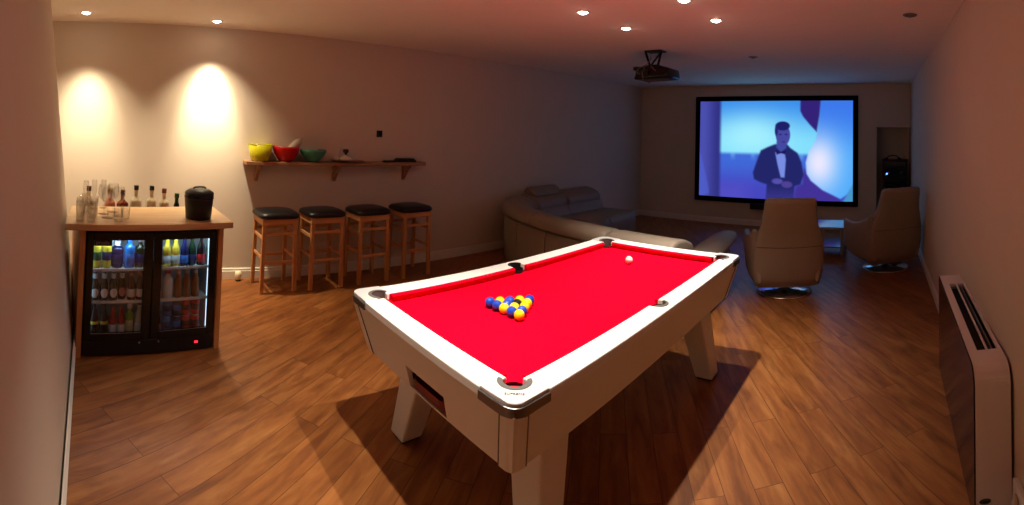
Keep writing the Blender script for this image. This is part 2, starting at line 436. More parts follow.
# chrome corner castings: top plate and darker lip
for k, f in enumerate(CRN):
    pa = arc(PC, PC, PR, 118, 332, 16)     # round the outer side of the pocket
    plate = [(cw + .012, 0)] + arc(.045, .045, .045, 270, 180, 8) + [(0, cw + .012), (.03, cw + .006), (.062, .152), pa[0]] + pa[1:] + [(.152, .062), (cw + .006, .03)]
    b = bm_new(); prism(b, [f(*p) for p in plate], TT - .03, TT + .004, .002, 1)
    o = obj('corner_casting', b, M['cast'], tb)
    lip = [(cw + .014, -.007)] + arc(.045, .045, .052, 270, 180, 8) + [(-.007, cw + .014), (.010, cw + .014)] + arc(.045, .045, .035, 180, 270, 8) + [(cw + .014, .010)]
    b = bm_new(); prism(b, [f(*p) for p in lip], TT - .040, TT - .008, .004, 2)
    obj('casting_lip', b, M['dchrome'], o)
    # grey pocket lip
    A = arc(PC, PC, PR + .004, 118, 332, 18); B = arc(PC, PC, PR - .012, 118, 332, 18)
    b = bm_new(); prism(b, [f(*p) for p in A] + [f(*p) for p in B[::-1]], TT - .06, TT + .006, .002, 1)
    obj('pocket_lip', b, M['pock'], o)
    b = bm_new(); cx, cy = f(PC, PC)
    lathe(b, [(PR, TT - .03), (PR, TT - .14), (.02, TT - .16), (0, TT - .16), (0, TT - .155), (.02, TT - .155), (PR - .004, TT - .137), (PR - .004, TT - .03)], (cx, cy, 0), 20, closed=False)
    obj('pocket', b, M['rubber'], tb)
for y in (MC, TW - MC):
    s = 1 if y < TW/2 else -1
    b = bm_new()
    lathe(b, [(MR, TT - .02), (MR, TT - .14), (0, TT - .15), (0, TT - .145), (MR - .004, TT - .135), (MR - .004, TT - .02)], (TL/2, y + s*.008, 0), 20, closed=False)
    o = obj('pocket', b, M['rubber'], tb)
    A = arc(TL/2, y + s*.006, MR + .003, 180, 360, 12); B = arc(TL/2, y + s*.006, MR - .009, 180, 360, 12)
    if s < 0: A = [(x, 2*(y + s*.006) - yy) for x, yy in A]; B = [(x, 2*(y + s*.006) - yy) for x, yy in B]
    b = bm_new(); prism(b, A + B[::-1], TT - .05, TT + .004, .002, 1)
    obj('pocket_lip', b, M['rubber'] if s < 0 else M['pock'], o)
# cushions
def cushion(p, q, n, m0, m1):
    """p->q along the rail edge, n inward normal, m0/m1 how far the nose is shortened"""
    p = Vector((*p, 0)); q = Vector((*q, 0)); n = Vector((*n, 0)); d = (q - p).normalized()
    prof = [(0, TT - .001), (.010, TT - .002), (.018, TT - .005), (.022, TT - .010), (.020, TT - .016), (.010, BED), (0, BED)]
    b = bm_new()
    R = []
    for base, mm, sg in ((p, m0, 1), (q, m1, -1)):
        R.append([base + n*w + d*sg*mm*(w/.05) + Vector((0, 0, z)) for w, z in prof])
    loft(b, R, smooth=False); obj('cushion', b, M['cloth'], tb)
c0, cm = .160, .049
for yy, nn in ((RW, (0, 1)), (TW - RW, (0, -1))):
    cushion((c0, yy), (TL/2 - cm, yy), nn, .02, .006); cushion((TL/2 + cm, yy), (TL - c0, yy), nn, .006, .02)
for xx, nn in ((RW, (1, 0)), (TL - RW, (-1, 0))):
    cushion((xx, c0), (xx, TW - c0), nn, .02, .02)
# engraved word on the near corner casting
def text_obj(name, s, size, m, parent, loc, rot, ext=.0006):
    cu = bpy.data.curves.new(name, 'FONT'); cu.body = s; cu.size = size; cu.extrude = ext; cu.align_x = 'CENTER'; cu.align_y = 'CENTER'
    o = bpy.data.objects.new(name, cu); C.objects.link(o)
    bpy.context.view_layer.update()
    me = bpy.data.meshes.new_from_object(o); bpy.data.objects.remove(o)
    o = bpy.data.objects.new(name, me); C.objects.link(o); me.materials.clear(); me.materials.append(m)
    o.parent = parent; o.location = loc; o.rotation_euler = rot
    return o
text_obj('engraved_lettering', 'SUPREME', .016, M['dchrome'], tb, (.050, .050, TT + .0045), (0, 0, math.radians(-45)))

# balls ----------------------------------------------------------------
BR = .0252
def ball_mat(n, c): return mat(n, c, .08, var=.01, spec=.6, coat=.5)
BM = {'yellow': ball_mat('yellow_resin', (245, 205, 20)), 'blue': ball_mat('blue_resin', (22, 62, 170)), 'black': ball_mat('black_resin', (14, 14, 16)), 'white': ball_mat('white_resin', (245, 240, 230))}
def ball(color, x, y, label, grp=None):
    b = bm_new(); bmesh.ops.create_uvsphere(b, u_segments=32, v_segments=20, radius=BR)
    for f in b.faces: f.smooth = True
    o = obj('pool_ball', b, BM[color], None, (x, y, BED + BR))
    tag(o, label, 'pool ball', grp)
rows = [['blue', 'blue', 'yellow', 'blue', 'yellow'], ['yellow', 'blue', 'yellow', 'blue'], ['blue', 'black', 'yellow'], ['yellow', 'yellow'], ['blue']]
rn = ['base row', 'second row', 'middle row', 'two-ball row', 'tip']
pos_n = [['farthest from the camera', 'next to the far end', 'in the centre', 'next to the near end', 'nearest the camera'],
         ['at its far end', 'second from its far end', 'second from its near end', 'at its near end'],
         ['at its far end', 'in its centre', 'at its near end'], ['at its far end', 'at its near end'], ['']]
x0b, yc = 1.585, 1.634
for r, row in enumerate(rows):
    for i, c in enumerate(row):
        x = x0b + r * BR * 2.01 * math.cos(math.radians(30)); y = yc + ((len(row) - 1) / 2 - i) * BR * 2.01
        if r == 4: lb = 'blue pool ball at the lone tip of the triangular rack'
        elif c == 'black': lb = 'black eight pool ball in the heart of the racked triangle'
        elif r == 0: lb = f'{c} pool ball in the base row of the rack, {pos_n[0][i]}'
        else: lb = f'{c} pool ball in the {rn[r]} of the rack, {pos_n[r][i]}'
        ball(c, x, y, lb, 'racked pool balls')
ball('white', 2.745, 1.653, 'white cue ball alone on the far half of the red cloth')

# ------------------------------------------------------------------ bar unit (stands a little askew in the corner)
TH = math.radians(12.6)
BO = Vector((-.345, 2.965, 0))
def bw(u, v, z=0):
    return (BO.x + u*math.cos(TH) - v*math.sin(TH), BO.y + u*math.sin(TH) + v*math.cos(TH), z)
WT0, WT1 = .826, .866
bar = thing('bar_counter', 'light beech home bar counter around the glass door fridge', 'bar', bw(0, 0), TH)
b = bm_new(); prism(b, [(-.145, -.075), (.960, -.075), (1.02, .49), (-.07, .49)], WT0, WT1, .003, 1); obj('worktop', b, wood('pale_worktop', (196, 152, 104), (220, 182, 134), 'X'), bar)
for u in (-.042, .886):
    b = bm_new(); box(b, u, u + .036, -.006, .47, 0, WT0, .002, 1); obj('side_panel', b, M['beechz'], bar)
b = bm_new(); box(b, -.04, .92, .492, .70, .690, .712, .002, 1); box(b, -.04, -.01, .492, .70, 0, .69); box(b, .89, .92, .492, .70, 0, .69); obj('back_shelf', b, M['beech'], bar)

fr = thing('bottle_fridge', 'black two-door back bar fridge stocked with bottles and cans', 'fridge', bw(0, 0), TH)
FW, FH, FD = .880, .800, .46
b = bm_new()
box(b, 0, FW, .03, FD, 0.01, .10); box(b, 0, FW, .03, FD, FH - .035, FH); box(b, 0, .028, .03, FD, .1, FH - .035); box(b, FW - .028, FW, .03, FD, .1, FH - .035)
box(b, .028, FW - .028, FD - .02, FD, .1, FH - .035); obj('fridge_cabinet', b, M['blk'], fr)
b = bm_new(); box(b, .03, FW - .03, FD - .026, FD - .021, .1, FH - .036); box(b, .0285, .032, .04, FD-.03, .1, FH - .036); box(b, FW - .032, FW - .0285, .04, FD-.03, .1, FH - .036); box(b, .03, FW-.03, .04, FD-.03, .1, .104)
obj('liner', b, M['fridgein'], fr)
SZ = [.335, .545]
for z in SZ:
    b = bm_new(); box(b, .034, FW - .034, .052, FD - .03, z - .006, z - .002)
    box(b, .034, FW - .034, .046, .052, z - .010, z + .008)
    obj('fridge_shelf', b, M['shelfwire'], fr)
# light tubes at the top and side of each bay
for s, (ua, ub) in enumerate(((.034, .405), (.475, FW - .034))):
    b = bm_new(); box(b, ua + .03, ub - .03, .052, .062, FH - .056, FH - .046); obj('light_strip', b, emis('cool_fridge_led', (205, 238, 255), 42.0), fr)
    b = bm_new(); ux = ua + .001 if s == 0 else ub - .007
    box(b, ux, ux + .006, .050, .060, .12, FH - .07); obj('light_strip', b, emis('cool_fridge_led_dim', (190, 225, 250), 2.5), fr)
# doors
for s, (ua, ub) in enumerate(((.004, FW/2 - .002), (FW/2 + .002, FW - .004))):
    b = bm_new(); t = .046 if s == 0 else .046
    o_, i_ = (t, .058) if s == 0 else (.058, t)
    za, zb2 = .115, FH - .004
    box(b, ua, ua + o_, 0, .026, za - .012, zb2, .003, 1); box(b, ub - i_, ub, 0, .026, za - .012, zb2, .003, 1)
    box(b, ua + o_, ub - i_, 0, .026, za - .012, za + .035); box(b, ua + o_, ub - i_, 0, .026, zb2 - .048, zb2)
    d = obj('door', b, M['blkg'], fr)
    b = bm_new(); box(b, ua + o_, ub - i_, .008, .014, za + .035, zb2 - .048); obj('door_glass', b, M['pane'], d)
    b = bm_new(); box(b, ua + o_, ub - i_, .002, .006, za + .030, za + .037); obj('lower_trim', b, M['alu'], d)
    if s == 0:
        b = bm_new(); box(b, ua + o_ + .001, ua + o_ + .116, .003, .008, zb2 - .084, zb2 - .044); pl = obj('name_plate', b, M['blk'], d)
        t = text_obj('plate_lettering', 'prodis', .034, mat('plate_text', (150, 128, 138), .5), d, (ua + o_ + .056, .0025, zb2 - .064), (PI/2, 0, 0))
# plinth with thermostat display
b = bm_new(); box(b, .002, FW - .002, .004, .03, .012, .100, .003, 1); pl = obj('kick_panel', b, M['blk'], fr)
b = bm_new(); box(b, .742, .775, .001, .004, .052, .070, 0); obj('display', b, M['blkg'], pl)
def seg8(bm, u, z, w, h, t):
    for (a0, a1, c0_, c1) in ((0, w, h - t, h), (0, w, h/2 - t/2, h/2 + t/2), (0, w, 0, t), (0, t, 0, h), (w - t, w, 0, h)):
        box(bm, u + a0, u + a1, -.0005, .001, z + c0_, z + c1)
b = bm_new(); seg8(b, .747, .055, .009, .012, .002); seg8(b, .760, .055, .009, .012, .002); obj('display_digits', b, emis('red_led', (255, 30, 50), 6), pl)
for u in (.372, .50):
    b = bm_new(); lathe(b, [(.006, 0), (.006, .003), (0, .003)], (0, 0, 0), 12)
    bmesh.ops.rotate(b, verts=b.verts[:], cent=(0, 0, 0), matrix=Matrix.Rotation(PI/2, 3, 'X')); bmesh.ops.translate(b, verts=b.verts[:], vec=(u, .004, .085))
    obj('door_lock', b, M['alu'], pl)

# ---- bottles and cans
def sm(n, c, **k): return mat(n, c, k.pop('rough', .25), var=.08, **k)
GL = {
 'brown': sm('brown_bottle', (58, 30, 16), rough=.12), 'dgreen': sm('dark_green_bottle', (16, 44, 26), rough=.12), 'green': sm('lime_green_bottle', (120, 160, 40), rough=.12),
 'navy': sm('navy_bottle', (22, 30, 80), rough=.15), 'azure': sm('azure_bottle', (20, 120, 215), rough=.12), 'clear': sm('pale_glass_bottle', (190, 196, 176), rough=.1),
 'gold': sm('lager_in_clear_glass', (206, 180, 60), rough=.12), 'amber': sm('amber_bottle', (130, 78, 30), rough=.12), 'blackb': sm('near_black_bottle', (18, 14, 16), rough=.15),
 'whiteb': sm('frosted_white_bottle', (205, 215, 220), rough=.3), 'red': sm('red_drink', (150, 24, 20), rough=.2), 'pink': sm('rose_drink', (200, 110, 90), rough=.2), 'spirit': sm('whisky_bottle', (120, 44, 18), rough=.1),
 'vodka': sm('clear_spirit_bottle', (205, 190, 160), rough=.08)}
LB = {'white': sm('white_label', (225, 225, 222), rough=.6), 'cream': sm('cream_label', (205, 190, 150), rough=.6), 'yellow': sm('yellow_label', (215, 195, 50), rough=.5), 'blue': sm('blue_label', (50, 110, 200), rough=.5),
      'red': sm('red_label', (190, 30, 34), rough=.5), 'pink': sm('salmon_label', (190, 120, 110), rough=.5), 'black': sm('black_cap', (16, 15, 16), rough=.4), 'silver': sm('silver_cap', (190, 192, 195), rough=.3, metal=.8),
      'foil': sm('white_foil', (205, 225, 230), rough=.4), 'gold': sm('gold_cap', (190, 150, 70), rough=.35, metal=.6), 'green': sm('green_cap', (24, 84, 48), rough=.4), 'wine': sm('dark_red_cap', (70, 14, 16), rough=.35), 'navy': sm('navy_label', (26, 36, 92), rough=.5)}
def label_band(bm, r, z0, z1, n=24):
    lathe(bm, [(r + .0004, z0), (r + .0012, z0 + .001), (r + .0012, z1 - .001), (r + .0004, z1)], (0, 0, 0), n, closed=False)
def medallion(bm, r, z, h, w):
    """disc label that follows the front of the bottle"""
    rings = []
    for i in range(9):
        t = -1 + 2*i/8; hh = h * math.sqrt(max(0.02, 1 - t*t)); a = -PI/2 + t*w
        rings.append([((r + .0015)*math.cos(a), (r + .0015)*math.sin(a), z - hh), ((r + .0015)*math.cos(a), (r + .0015)*math.sin(a), z + hh)])
    loft(bm, rings, close=False, cap=False)
def bottle(label, glass, kind='beer', lab='white', cap='silver', foil=None, neck_lab=None, r=None, h=None, med=None, loc=(0, 0, 0), grp=None, cat='bottle'):
    K = {'beer': (.030, .232, .12, .0125, .19), 'stubby': (.031, .20, .11, .0125, .165), 'wine': (.038, .30, .18, .0145, .225), 'spirit': (.040, .28, .165, .015, .205), 'tall': (.034, .27, .17, .014, .205),
         'square': (.044, .27, .17, .016, .20)}[kind]
    R, Hh, zs, rn_, zn = K
    if r: R = r
    if h: zs *= h/Hh; zn *= h/Hh; Hh = h
    t = thing('bottle', label, cat, loc, TH, grp)
    b = bm_new()
    prof = [(R*.9, 0), (R, .006), (R, zs)]
    for i in range(1, 6):
        k = i/5; s = .5 - .5*math.cos(PI*k); prof.append((R + (rn_ - R)*s, zs + (zn - zs)*k))
    prof += [(rn_, Hh - .022), (rn_*1.15, Hh - .02), (rn_*1.15, Hh - .006), (rn_, Hh - .004), (0, Hh - .004)]
    lathe(b, [(0, 0)] + prof, (0, 0, 0), 24); obj('glass_body', b, GL[glass], t)
    if lab:
        b = bm_new()
        if med: medallion(b, R, zs*.52, zs*.30, .95)
        else: label_band(b, R, zs*.22, zs*.74)
        obj('label', b, LB[lab], t)
    if foil:
        b = bm_new(); zz = [zn - (zn - zs)*.25, Hh - .018]
        rr = rn_ + (R - rn_)*.10
        lathe(b, [(rr + .002, zz[0]), (rn_ + .003, zn), (rn_ + .003, zz[1]), (rn_ + .001, zz[1] + .001)], (0, 0, 0), 20, closed=False); obj('neck_foil', b, LB[foil], t)
    if neck_lab:
        b = bm_new(); lathe(b, [(rn_ + .0008, zn + .002), (rn_ + .002, zn + .004), (rn_ + .002, zn + .022), (rn_ + .0008, zn + .024)], (0, 0, 0), 20, closed=False); obj('neck_label', b, LB[neck_lab], t)
    b = bm_new(); ch = .007 if kind in ('beer', 'stubby') else .034
    lathe(b, [(rn_*1.2, Hh - ch - .001), (rn_*1.25, Hh - ch), (rn_*1.25, Hh - .001), (rn_*1.1, Hh), (0, Hh)], (0, 0, 0), 20); obj('cap', b, LB[cap], t)
    return t
def can(label, col, top='silver', loc=(0, 0, 0), r=.031, h=.135, band=None, grp=None):
    t = thing('drink_can', label, 'can', loc, TH, grp)
    b = bm_new(); lathe(b, [(0, .004), (r*.72, .0), (r*.78, .004), (r, .014), (r, h - .016), (r*.82, h - .004)], (0, 0, 0), 24); obj('can_body', b, LB[col] if col in LB else GL[col], t)
    b = bm_new(); lathe(b, [(r*.82, h - .004), (r*.84, h), (r*.78, h), (r*.76, h - .004), (0, h - .004)], (0, 0, 0), 24, closed=False); obj('can_lid', b, LB[top], t)
    if band:
        b = bm_new(); label_band(b, r, h*.35, h*.70); obj('label_band', b, LB[band], t)
    return t
zf = [.1045, SZ[0] - .0018, SZ[1] - .0018]
dL, dR = 'left fridge door', 'right fridge door'
V = .095
# left bay, top shelf
for i, u in enumerate((.082, .148)):
    can(f'tall yellow can on the fridge top shelf, ' + ('leftmost behind the left door' if i == 0 else 'second from the left'), 'yellow', loc=bw(u, V, zf[2]), r=.030, h=.155, band='navy' if i else 'green', grp='drinks on the top shelf of the left bay')
b0 = bottle(f'dark blue bottle with white neck sleeve on the fridge top shelf', 'navy', 'spirit', 'navy', 'silver', 'foil', h=.205, loc=bw(.222, V + .02, zf[2]))
# white carton / sleeve standing behind the plate
ct = thing('drinks_carton', f'pale carton at the back of the top shelf behind the left door', 'carton', bw(.195, V + .12, zf[2]), TH)
b = bm_new(); box(b, -.03, .03, -.03, .03, 0, .185, .002, 1); obj('carton_body', b, LB['foil'], ct)
b = bm_new(); prism_ax(b, [(-.03, .185), (.03, .185), (0, .205)], -.03, .03, 'y'); obj('gable_top', b, LB['white'], ct)
bottle(f'bright azure blue bottle on the top shelf behind the left door', 'azure', 'tall', 'blue', 'blue', h=.21, loc=bw(.300, V, zf[2]))
bottle(f'dark silver-capped bottle, rightmost on the top shelf behind the left door', 'dgreen', 'tall', 'navy', 'silver', h=.205, loc=bw(.372, V, zf[2]))
# left bay, middle shelf
for i, u in enumerate((.078, .140, .202)):
    bottle(f'white-foil beer with round label, {["leftmost", "middle one", "rightmost"][i]} of three behind the left door', 'dgreen', 'beer', 'white', 'silver', 'foil', med=True, h=.192, r=.028, loc=bw(u, V, zf[1]), grp='foil-necked beers')
bottle(f'dark beer bottle with pink round label beside the foil-necked beers behind the left door', 'blackb', 'beer', 'pink', 'silver', 'foil', med=True, h=.188, r=.026, loc=bw(.262, V + .02, zf[1]))
for i, u in enumerate((.322, .382)):
    bottle(f'dark bottle with white square label, {["left", "right"][i]} one of a pair behind the left door', 'brown', 'beer', 'white', 'red', None, neck_lab='pink', h=.192, r=.027, loc=bw(u, V, zf[1]), grp='white-labelled ales')
# left bay, bottom shelf
for i, u in enumerate((.082, .146)):
    bottle(f'dark bottle with yellow band, {["left", "right"][i]} one of a pair on the bottom shelf', 'blackb', 'beer', None, 'black', h=.215, r=.029, loc=bw(u, V, zf[0]))
for o in [o for o in bpy.data.objects if o.name.startswith('bottle') and 'yellow band' in str(o.get('label', ''))]:
    b = bm_new(); label_band(b, .029, .075, .095); obj('label', b, LB['yellow'], o)
for i, u in enumerate((.206, .262)):
    bottle(f'small red bottle with white label, {["left", "right"][i]} one of a pair on the bottom shelf', 'red', 'stubby', 'white', 'red', h=.175, r=.026, loc=bw(u, V, zf[0]))
bottle(f'lime green bottle with a bright cap on the bottom shelf behind the left door', 'green', 'tall', 'cream', 'foil', h=.205, r=.026, loc=bw(.318, V, zf[0]))
bottle(f'clear bottle with pale label, rightmost on the bottom shelf behind the left door', 'clear', 'beer', 'foil', 'navy', h=.20, r=.030, loc=bw(.384, V, zf[0]))
# right bay, top shelf
for i, u in enumerate((.497, .557, .617)):
    bottle(f'golden lager bottle, {["leftmost", "middle one", "rightmost"][i]} of three on the top shelf behind the right door', 'gold', 'beer', 'foil', 'gold', None, neck_lab='yellow', h=.208, r=.028, loc=bw(u, V, zf[2]), grp='golden lagers')
bottle(f'dark bottle with a pale blue label right of the golden lagers', 'navy', 'beer', 'blue', 'silver', h=.20, r=.027, loc=bw(.680, V, zf[2]))
bottle(f'slim dark green bottle on the top shelf behind the right door', 'dgreen', 'beer', 'navy', 'foil', h=.205, r=.027, loc=bw(.738, V + .01, zf[2]))
bottle(f'dark bottle with red label, rightmost on the top shelf behind the right door', 'blackb', 'beer', 'red', 'wine', h=.205, r=.028, loc=bw(.800, V, zf[2]))
# right bay, middle shelf
bottle(f'dark bottle with salmon label, leftmost on the middle shelf behind the right door', 'blackb', 'beer', 'pink', 'silver', None, neck_lab='foil', h=.192, r=.028, loc=bw(.500, V, zf[1]))
bottle(f'frosted white bottle with a red cap on the middle shelf behind the right door', 'whiteb', 'tall', 'foil', 'red', h=.20, r=.033, loc=bw(.572, V, zf[1]))
for i, u in enumerate((.646, .706, .768)):
    bottle(f'amber beer bottle, {["leftmost", "middle one", "rightmost"][i]} of three in the right half of the fridge', 'amber', 'beer', 'cream' if i == 9 else None, 'silver', None, neck_lab='cream', h=.192, r=.027, loc=bw(u, V, zf[1]), grp='amber beers')
# right bay, bottom: stacked cans
bottle(f'small dark bottle left of the stacked cans in the fridge', 'blackb', 'stubby', 'pink', 'blue', h=.15, r=.030, loc=bw(.503, V, zf[0]))
for j, (col, cn, bd) in enumerate((('blue', 'blue', 'navy'), ('navy', 'dark blue', 'blue'), ('red', 'red', 'wine'), ('red', 'red', 'wine'))):
    u = .574 + j*.0665
    for lv in (0, 1):
        side = {0: 'left', 1: 'second', 2: 'third', 3: 'rightmost'}[j]
        can(f'{cn} drinks can, {["lower", "upper"][lv]} one of the {side} stack behind the right door', col, loc=bw(u, V, zf[0] + lv*.1075), r=.0315, h=.107, band=bd, grp='stacked drinks cans')

# spirit bottles on the lower shelf behind the worktop
zsb = .7125
sp = [(.115, 'vodka', 'wine', .285, .035, 'cream', 'clear spirit bottle with dark red cap at the left end behind the bar glasses'),
      (.280, 'pink', 'gold', .272, .036, 'cream', 'rose tinted bottle with gold cap beside the glasses behind the worktop'),
      (.378, 'spirit', 'wine', .262, .040, None, 'squat whisky bottle with dark red cap behind the worktop'),
      (.482, 'vodka', 'black', .298, .040, None, 'tall clear spirit bottle with black cap left of the centre gap behind the worktop'),
      (.605, 'vodka', 'black', .296, .036, 'white', 'clear gin bottle with black cap and white label behind the worktop'),
      (.705, 'vodka', 'spiritcap', .275, .037, 'cream', 'clear spirit bottle with red-brown cap behind the worktop'),
      (.810, 'dgreen', 'green', .238, .020, None, 'small green bottle nearest the black ice bucket behind the worktop')]
LB['spiritcap'] = sm('red_brown_cap', (110, 50, 30), rough=.4)
for u, g, cp, hh, rr, lb, lab in sp:
    bottle(lab, g, 'spirit', lb, cp, h=hh, r=rr*1.15, loc=bw(u - .05, .60, zsb), grp='spirit bottles behind the worktop')

# ice bucket
ib = thing('ice_bucket', 'black lidded ice bucket on the right end of the bar worktop', 'ice bucket', bw(.765, .085, WT1), TH)
b = bm_new(); lathe(b, [(0, 0), (.082, 0), (.088, .006), (.0985, .135), (.099, .166), (.0, .166)], (0, 0, 0), 40); obj('bucket_body', b, M['blk'], ib)
b = bm_new(); lathe(b, [(.100, .167), (.101, .173), (.096, .182), (.070, .199), (.040, .203), (0, .203)], (0, 0, 0), 40); ld = obj('lid', b, M['blk'], ib)
b = bm_new(); tube(b, [(-.045, 0, .196), (-.044, 0, .206), (-.034, 0, .213), (0, 0, .216), (.034, 0, .213), (.044, 0, .206), (.045, 0, .196)], .006, 10); obj('lid_handle', b, M['blk'], ld)
b = bm_new(); lathe(b, [(.0990, .137), (.1012, .140), (.1012, .158), (.0990, .162)], (0, 0, 0), 40, closed=False); obj('rim_band', b, M['blkg'], ib)

# glasses
def flute(loc, lab, h=.205):
    t = thing('champagne_flute', lab, 'glass', loc, 0, 'glasses on the bar')
    b = bm_new()
    lathe(b, [(0, 0), (.030, 0), (.031, .002), (.006, .006), (.0035, .012), (.0035, .075), (.010, .088), (.018, .115), (.0205, .145), (.0195, .175), (.0175, h), (.0165, h), (.0184, .175), (.0193, .145), (.0168, .117), (.008, .092), (0, .088)], (0, 0, 0), 20, closed=False)
    obj('flute_glass', b, M['glass'], t); return t
def wine(loc, lab, s=1.0):
    t = thing('wine_glass', lab, 'glass', loc, 0, 'glasses on the bar')
    b = bm_new()
    lathe(b, [(0, 0), (.034*s, 0), (.035*s, .002), (.006, .006), (.0038, .012), (.0038, .072*s), (.012, .080*s), (.031*s, .100*s), (.039*s, .125*s), (.037*s, .150*s), (.031*s, .178*s), (.0298*s, .178*s), (.0357*s, .150*s), (.0377*s, .125*s), (.029*s, .102*s), (.010, .085*s), (0, .083*s)], (0, 0, 0), 22, closed=False)
    obj('wine_bowl_and_stem', b, M['glass'], t); return t
def tumbler(loc, lab, r=.033, h=.125):
    t = thing('tumbler', lab, 'glass', loc, 0, 'glasses on the bar')
    b = bm_new(); lathe(b, [(0, 0), (r*.85, 0), (r*.88, .003), (r, h), (r - .0015, h), (r*.88 - .0015, .010), (0, .009)], (0, 0, 0), 22, closed=False)
    obj('tumbler_glass', b, M['glass'], t); return t
for i, (u, v) in enumerate(((.02, .38), (.085, .42), (.155, .44))):
    flute(bw(u, v, WT1), f'champagne flute, {["leftmost", "middle one", "rightmost"][i]} of the three at the back left of the worktop')
for i, (u, v) in enumerate(((.135, .24), (.205, .30), (.225, .17), (.145, .12))):
    wine(bw(u, v, WT1), s=1.12, lab=f'stemmed wine glass, {["left back", "right back", "right front", "left front"][i]} one of the four in the middle of the glasses')
for i, (u, v) in enumerate(((-.045, .02), (.02, -.01), (-.035, .11), (.04, .09), (-.01, .20), (.06, .19), (.015, .29))):
    tumbler(bw(u, v, WT1), f'clear tumbler by the left wall, {["front left corner", "front right", "second row left", "second row right", "third row left", "third row right", "rearmost"][i]}', .030, .13)
for i, (u, v) in enumerate(((.20, .02), (.255, .07))):
    tumbler(bw(u, v, WT1), f'low tumbler at the right front edge of the glasses, {["front", "rear"][i]} one of two', .032, .085)

# ------------------------------------------------------------------ wall shelf and what stands on it
SX0, SX1, SY0, SZT = .955, 2.95, 4.355, 1.160
sh = thing('wall_shelf', 'long wooden wall shelf above the row of bar stools', 'shelf', (0, 0, 0))
b = bm_new(); box(b, SX0, SX1, SY0, YB, SZT - .034, SZT, .003, 1); obj('shelf_board', b, M['shelfw'], sh)
for x in (1.095, 1.925, 2.765):
    b = bm_new()
    prism_ax(b, [(YB, SZT - .034), (YB - .15, SZT - .034), (YB - .15, SZT - .055), (YB - .10, SZT - .085), (YB - .04, SZT - .165), (YB - .02, SZT - .205), (YB, SZT - .205)], x - .016, x + .016, 'x', .002, 1)
    obj('bracket', b, M['shelfw'], sh)
def bowl(name, label, m, x, y, r0, r1, h, foot=None, ns=32):
    t = thing(name, label, 'bowl', (x, y, SZT))
    b = bm_new(); th = .005
    prof = [(0, .004), (r0*.8, .004), (r0, .010)]
    for i in range(1, 8):
        k = i/7; prof.append((r0 + (r1 - r0) * math.sin(k*PI/2)**.9, .010 + (h - .010)*k))
    inn = [(r - th, z + (.003 if z < h - .001 else 0)) for r, z in prof[3:]][::-1]
    prof += inn + [(r0 - th, .016), (0, .012)]
    lathe(b, prof, (0, 0, 0), ns, closed=False); obj('bowl_shell', b, m, t)
    b = bm_new(); lathe(b, [(0, 0), (r0*.78, 0), (r0*.82, .0045), (0, .0045)], (0, 0, 0), ns); obj('foot_ring', b, foot or m, t)
    return t
yb_m = mat('yellow_translucent_plastic', (206, 196, 30), .18, var=.03, trans=.25)
rb_m = mat('red_enamel', (196, 18, 20), .16, var=.03)
gb_m = mat('sea_green_plastic', (70, 140, 112), .25, var=.03)
# the yellow one is straight-sided
t = thing('mixing_bowl', 'yellow straight-sided bowl at the left end of the wall shelf', 'bowl', (1.105, 4.445, SZT))
b = bm_new(); lathe(b, [(0, .004), (.082, .004), (.090, .012), (.122, .165), (.119, .165), (.086, .016), (0, .012)], (0, 0, 0), 36, closed=False); obj('bowl_shell', b, yb_m, t)
b = bm_new(); lathe(b, [(0, 0), (.080, 0), (.086, .006), (0, .006)], (0, 0, 0), 36); obj('foot_ring', b, M['brass'], t)
b = bm_new(); lathe(b, [(.1222, .161), (.1235, .163), (.1235, .167), (.1190, .167), (.1190, .163)], (0, 0, 0), 36, closed=False); obj('rolled_rim', b, yb_m, t)
bowl('mixing_bowl', 'red round bowl with a pale scoop leaning in it on the wall shelf', rb_m, 1.365, 4.445, .070, .135, .150)
bowl('mixing_bowl', 'green flared bowl right of the red bowl on the wall shelf', gb_m, 1.650, 4.445, .062, .135, .125, M['dark'])
# scoop leaning in the red bowl
sc = thing('serving_scoop', 'pale stoneware scoop sticking up out of the red bowl', 'scoop', (1.365, 4.445, SZT + .022))
b = bm_new(); tube(b, [(-.035, 0, .0), (.02, 0, .075), (.075, 0, .125), (.118, 0, .165), (.150, 0, .200)], [.022, .030, .040, .042, .022], 14); obj('scoop_blade', b, mat('pale_stoneware', (178, 160, 138), .5), sc)
b = bm_new(); tube(b, [(.150, 0, .200), (.158, 0, .212), (.162, 0, .222)], [.016, .018, .012], 12); obj('scoop_knob', b, mat('pale_stoneware', (178, 160, 138), .5), sc)
# plate with glass cloche/decanter
pt = thing('wooden_platter', 'flat round wooden platter under the glass dish at the middle of the wall shelf', 'platter', (2.035, 4.445, SZT))
b = bm_new(); lathe(b, [(0, 0), (.08, 0), (.12, .008), (.170, .014), (.170, .018), (.12, .013), (0, .011)], (0, 0, 0), 40, closed=False); obj('platter_disc', b, M['shelfw'], pt)
b = bm_new(); lathe(b, [(.170, .0138), (.1735, .0145), (.1735, .0185), (.170, .0195)], (0, 0, 0), 40, closed=False); obj('platter_rim', b, M['brass'], pt)
cl = thing('lidded_glass_dish', 'small pale glass dish with a dark knob lid standing on the wooden platter', 'dish', (2.01, 4.445, SZT + .0145))
b = bm_new(); lathe(b, [(0, 0), (.060, 0), (.074, .010), (.072, .022), (.045, .038), (.022, .052), (.016, .060), (0, .060)], (0, 0, 0), 28); obj('dish_dome', b, mat('milky_glass', (215, 208, 195), .3, var=.03), cl)
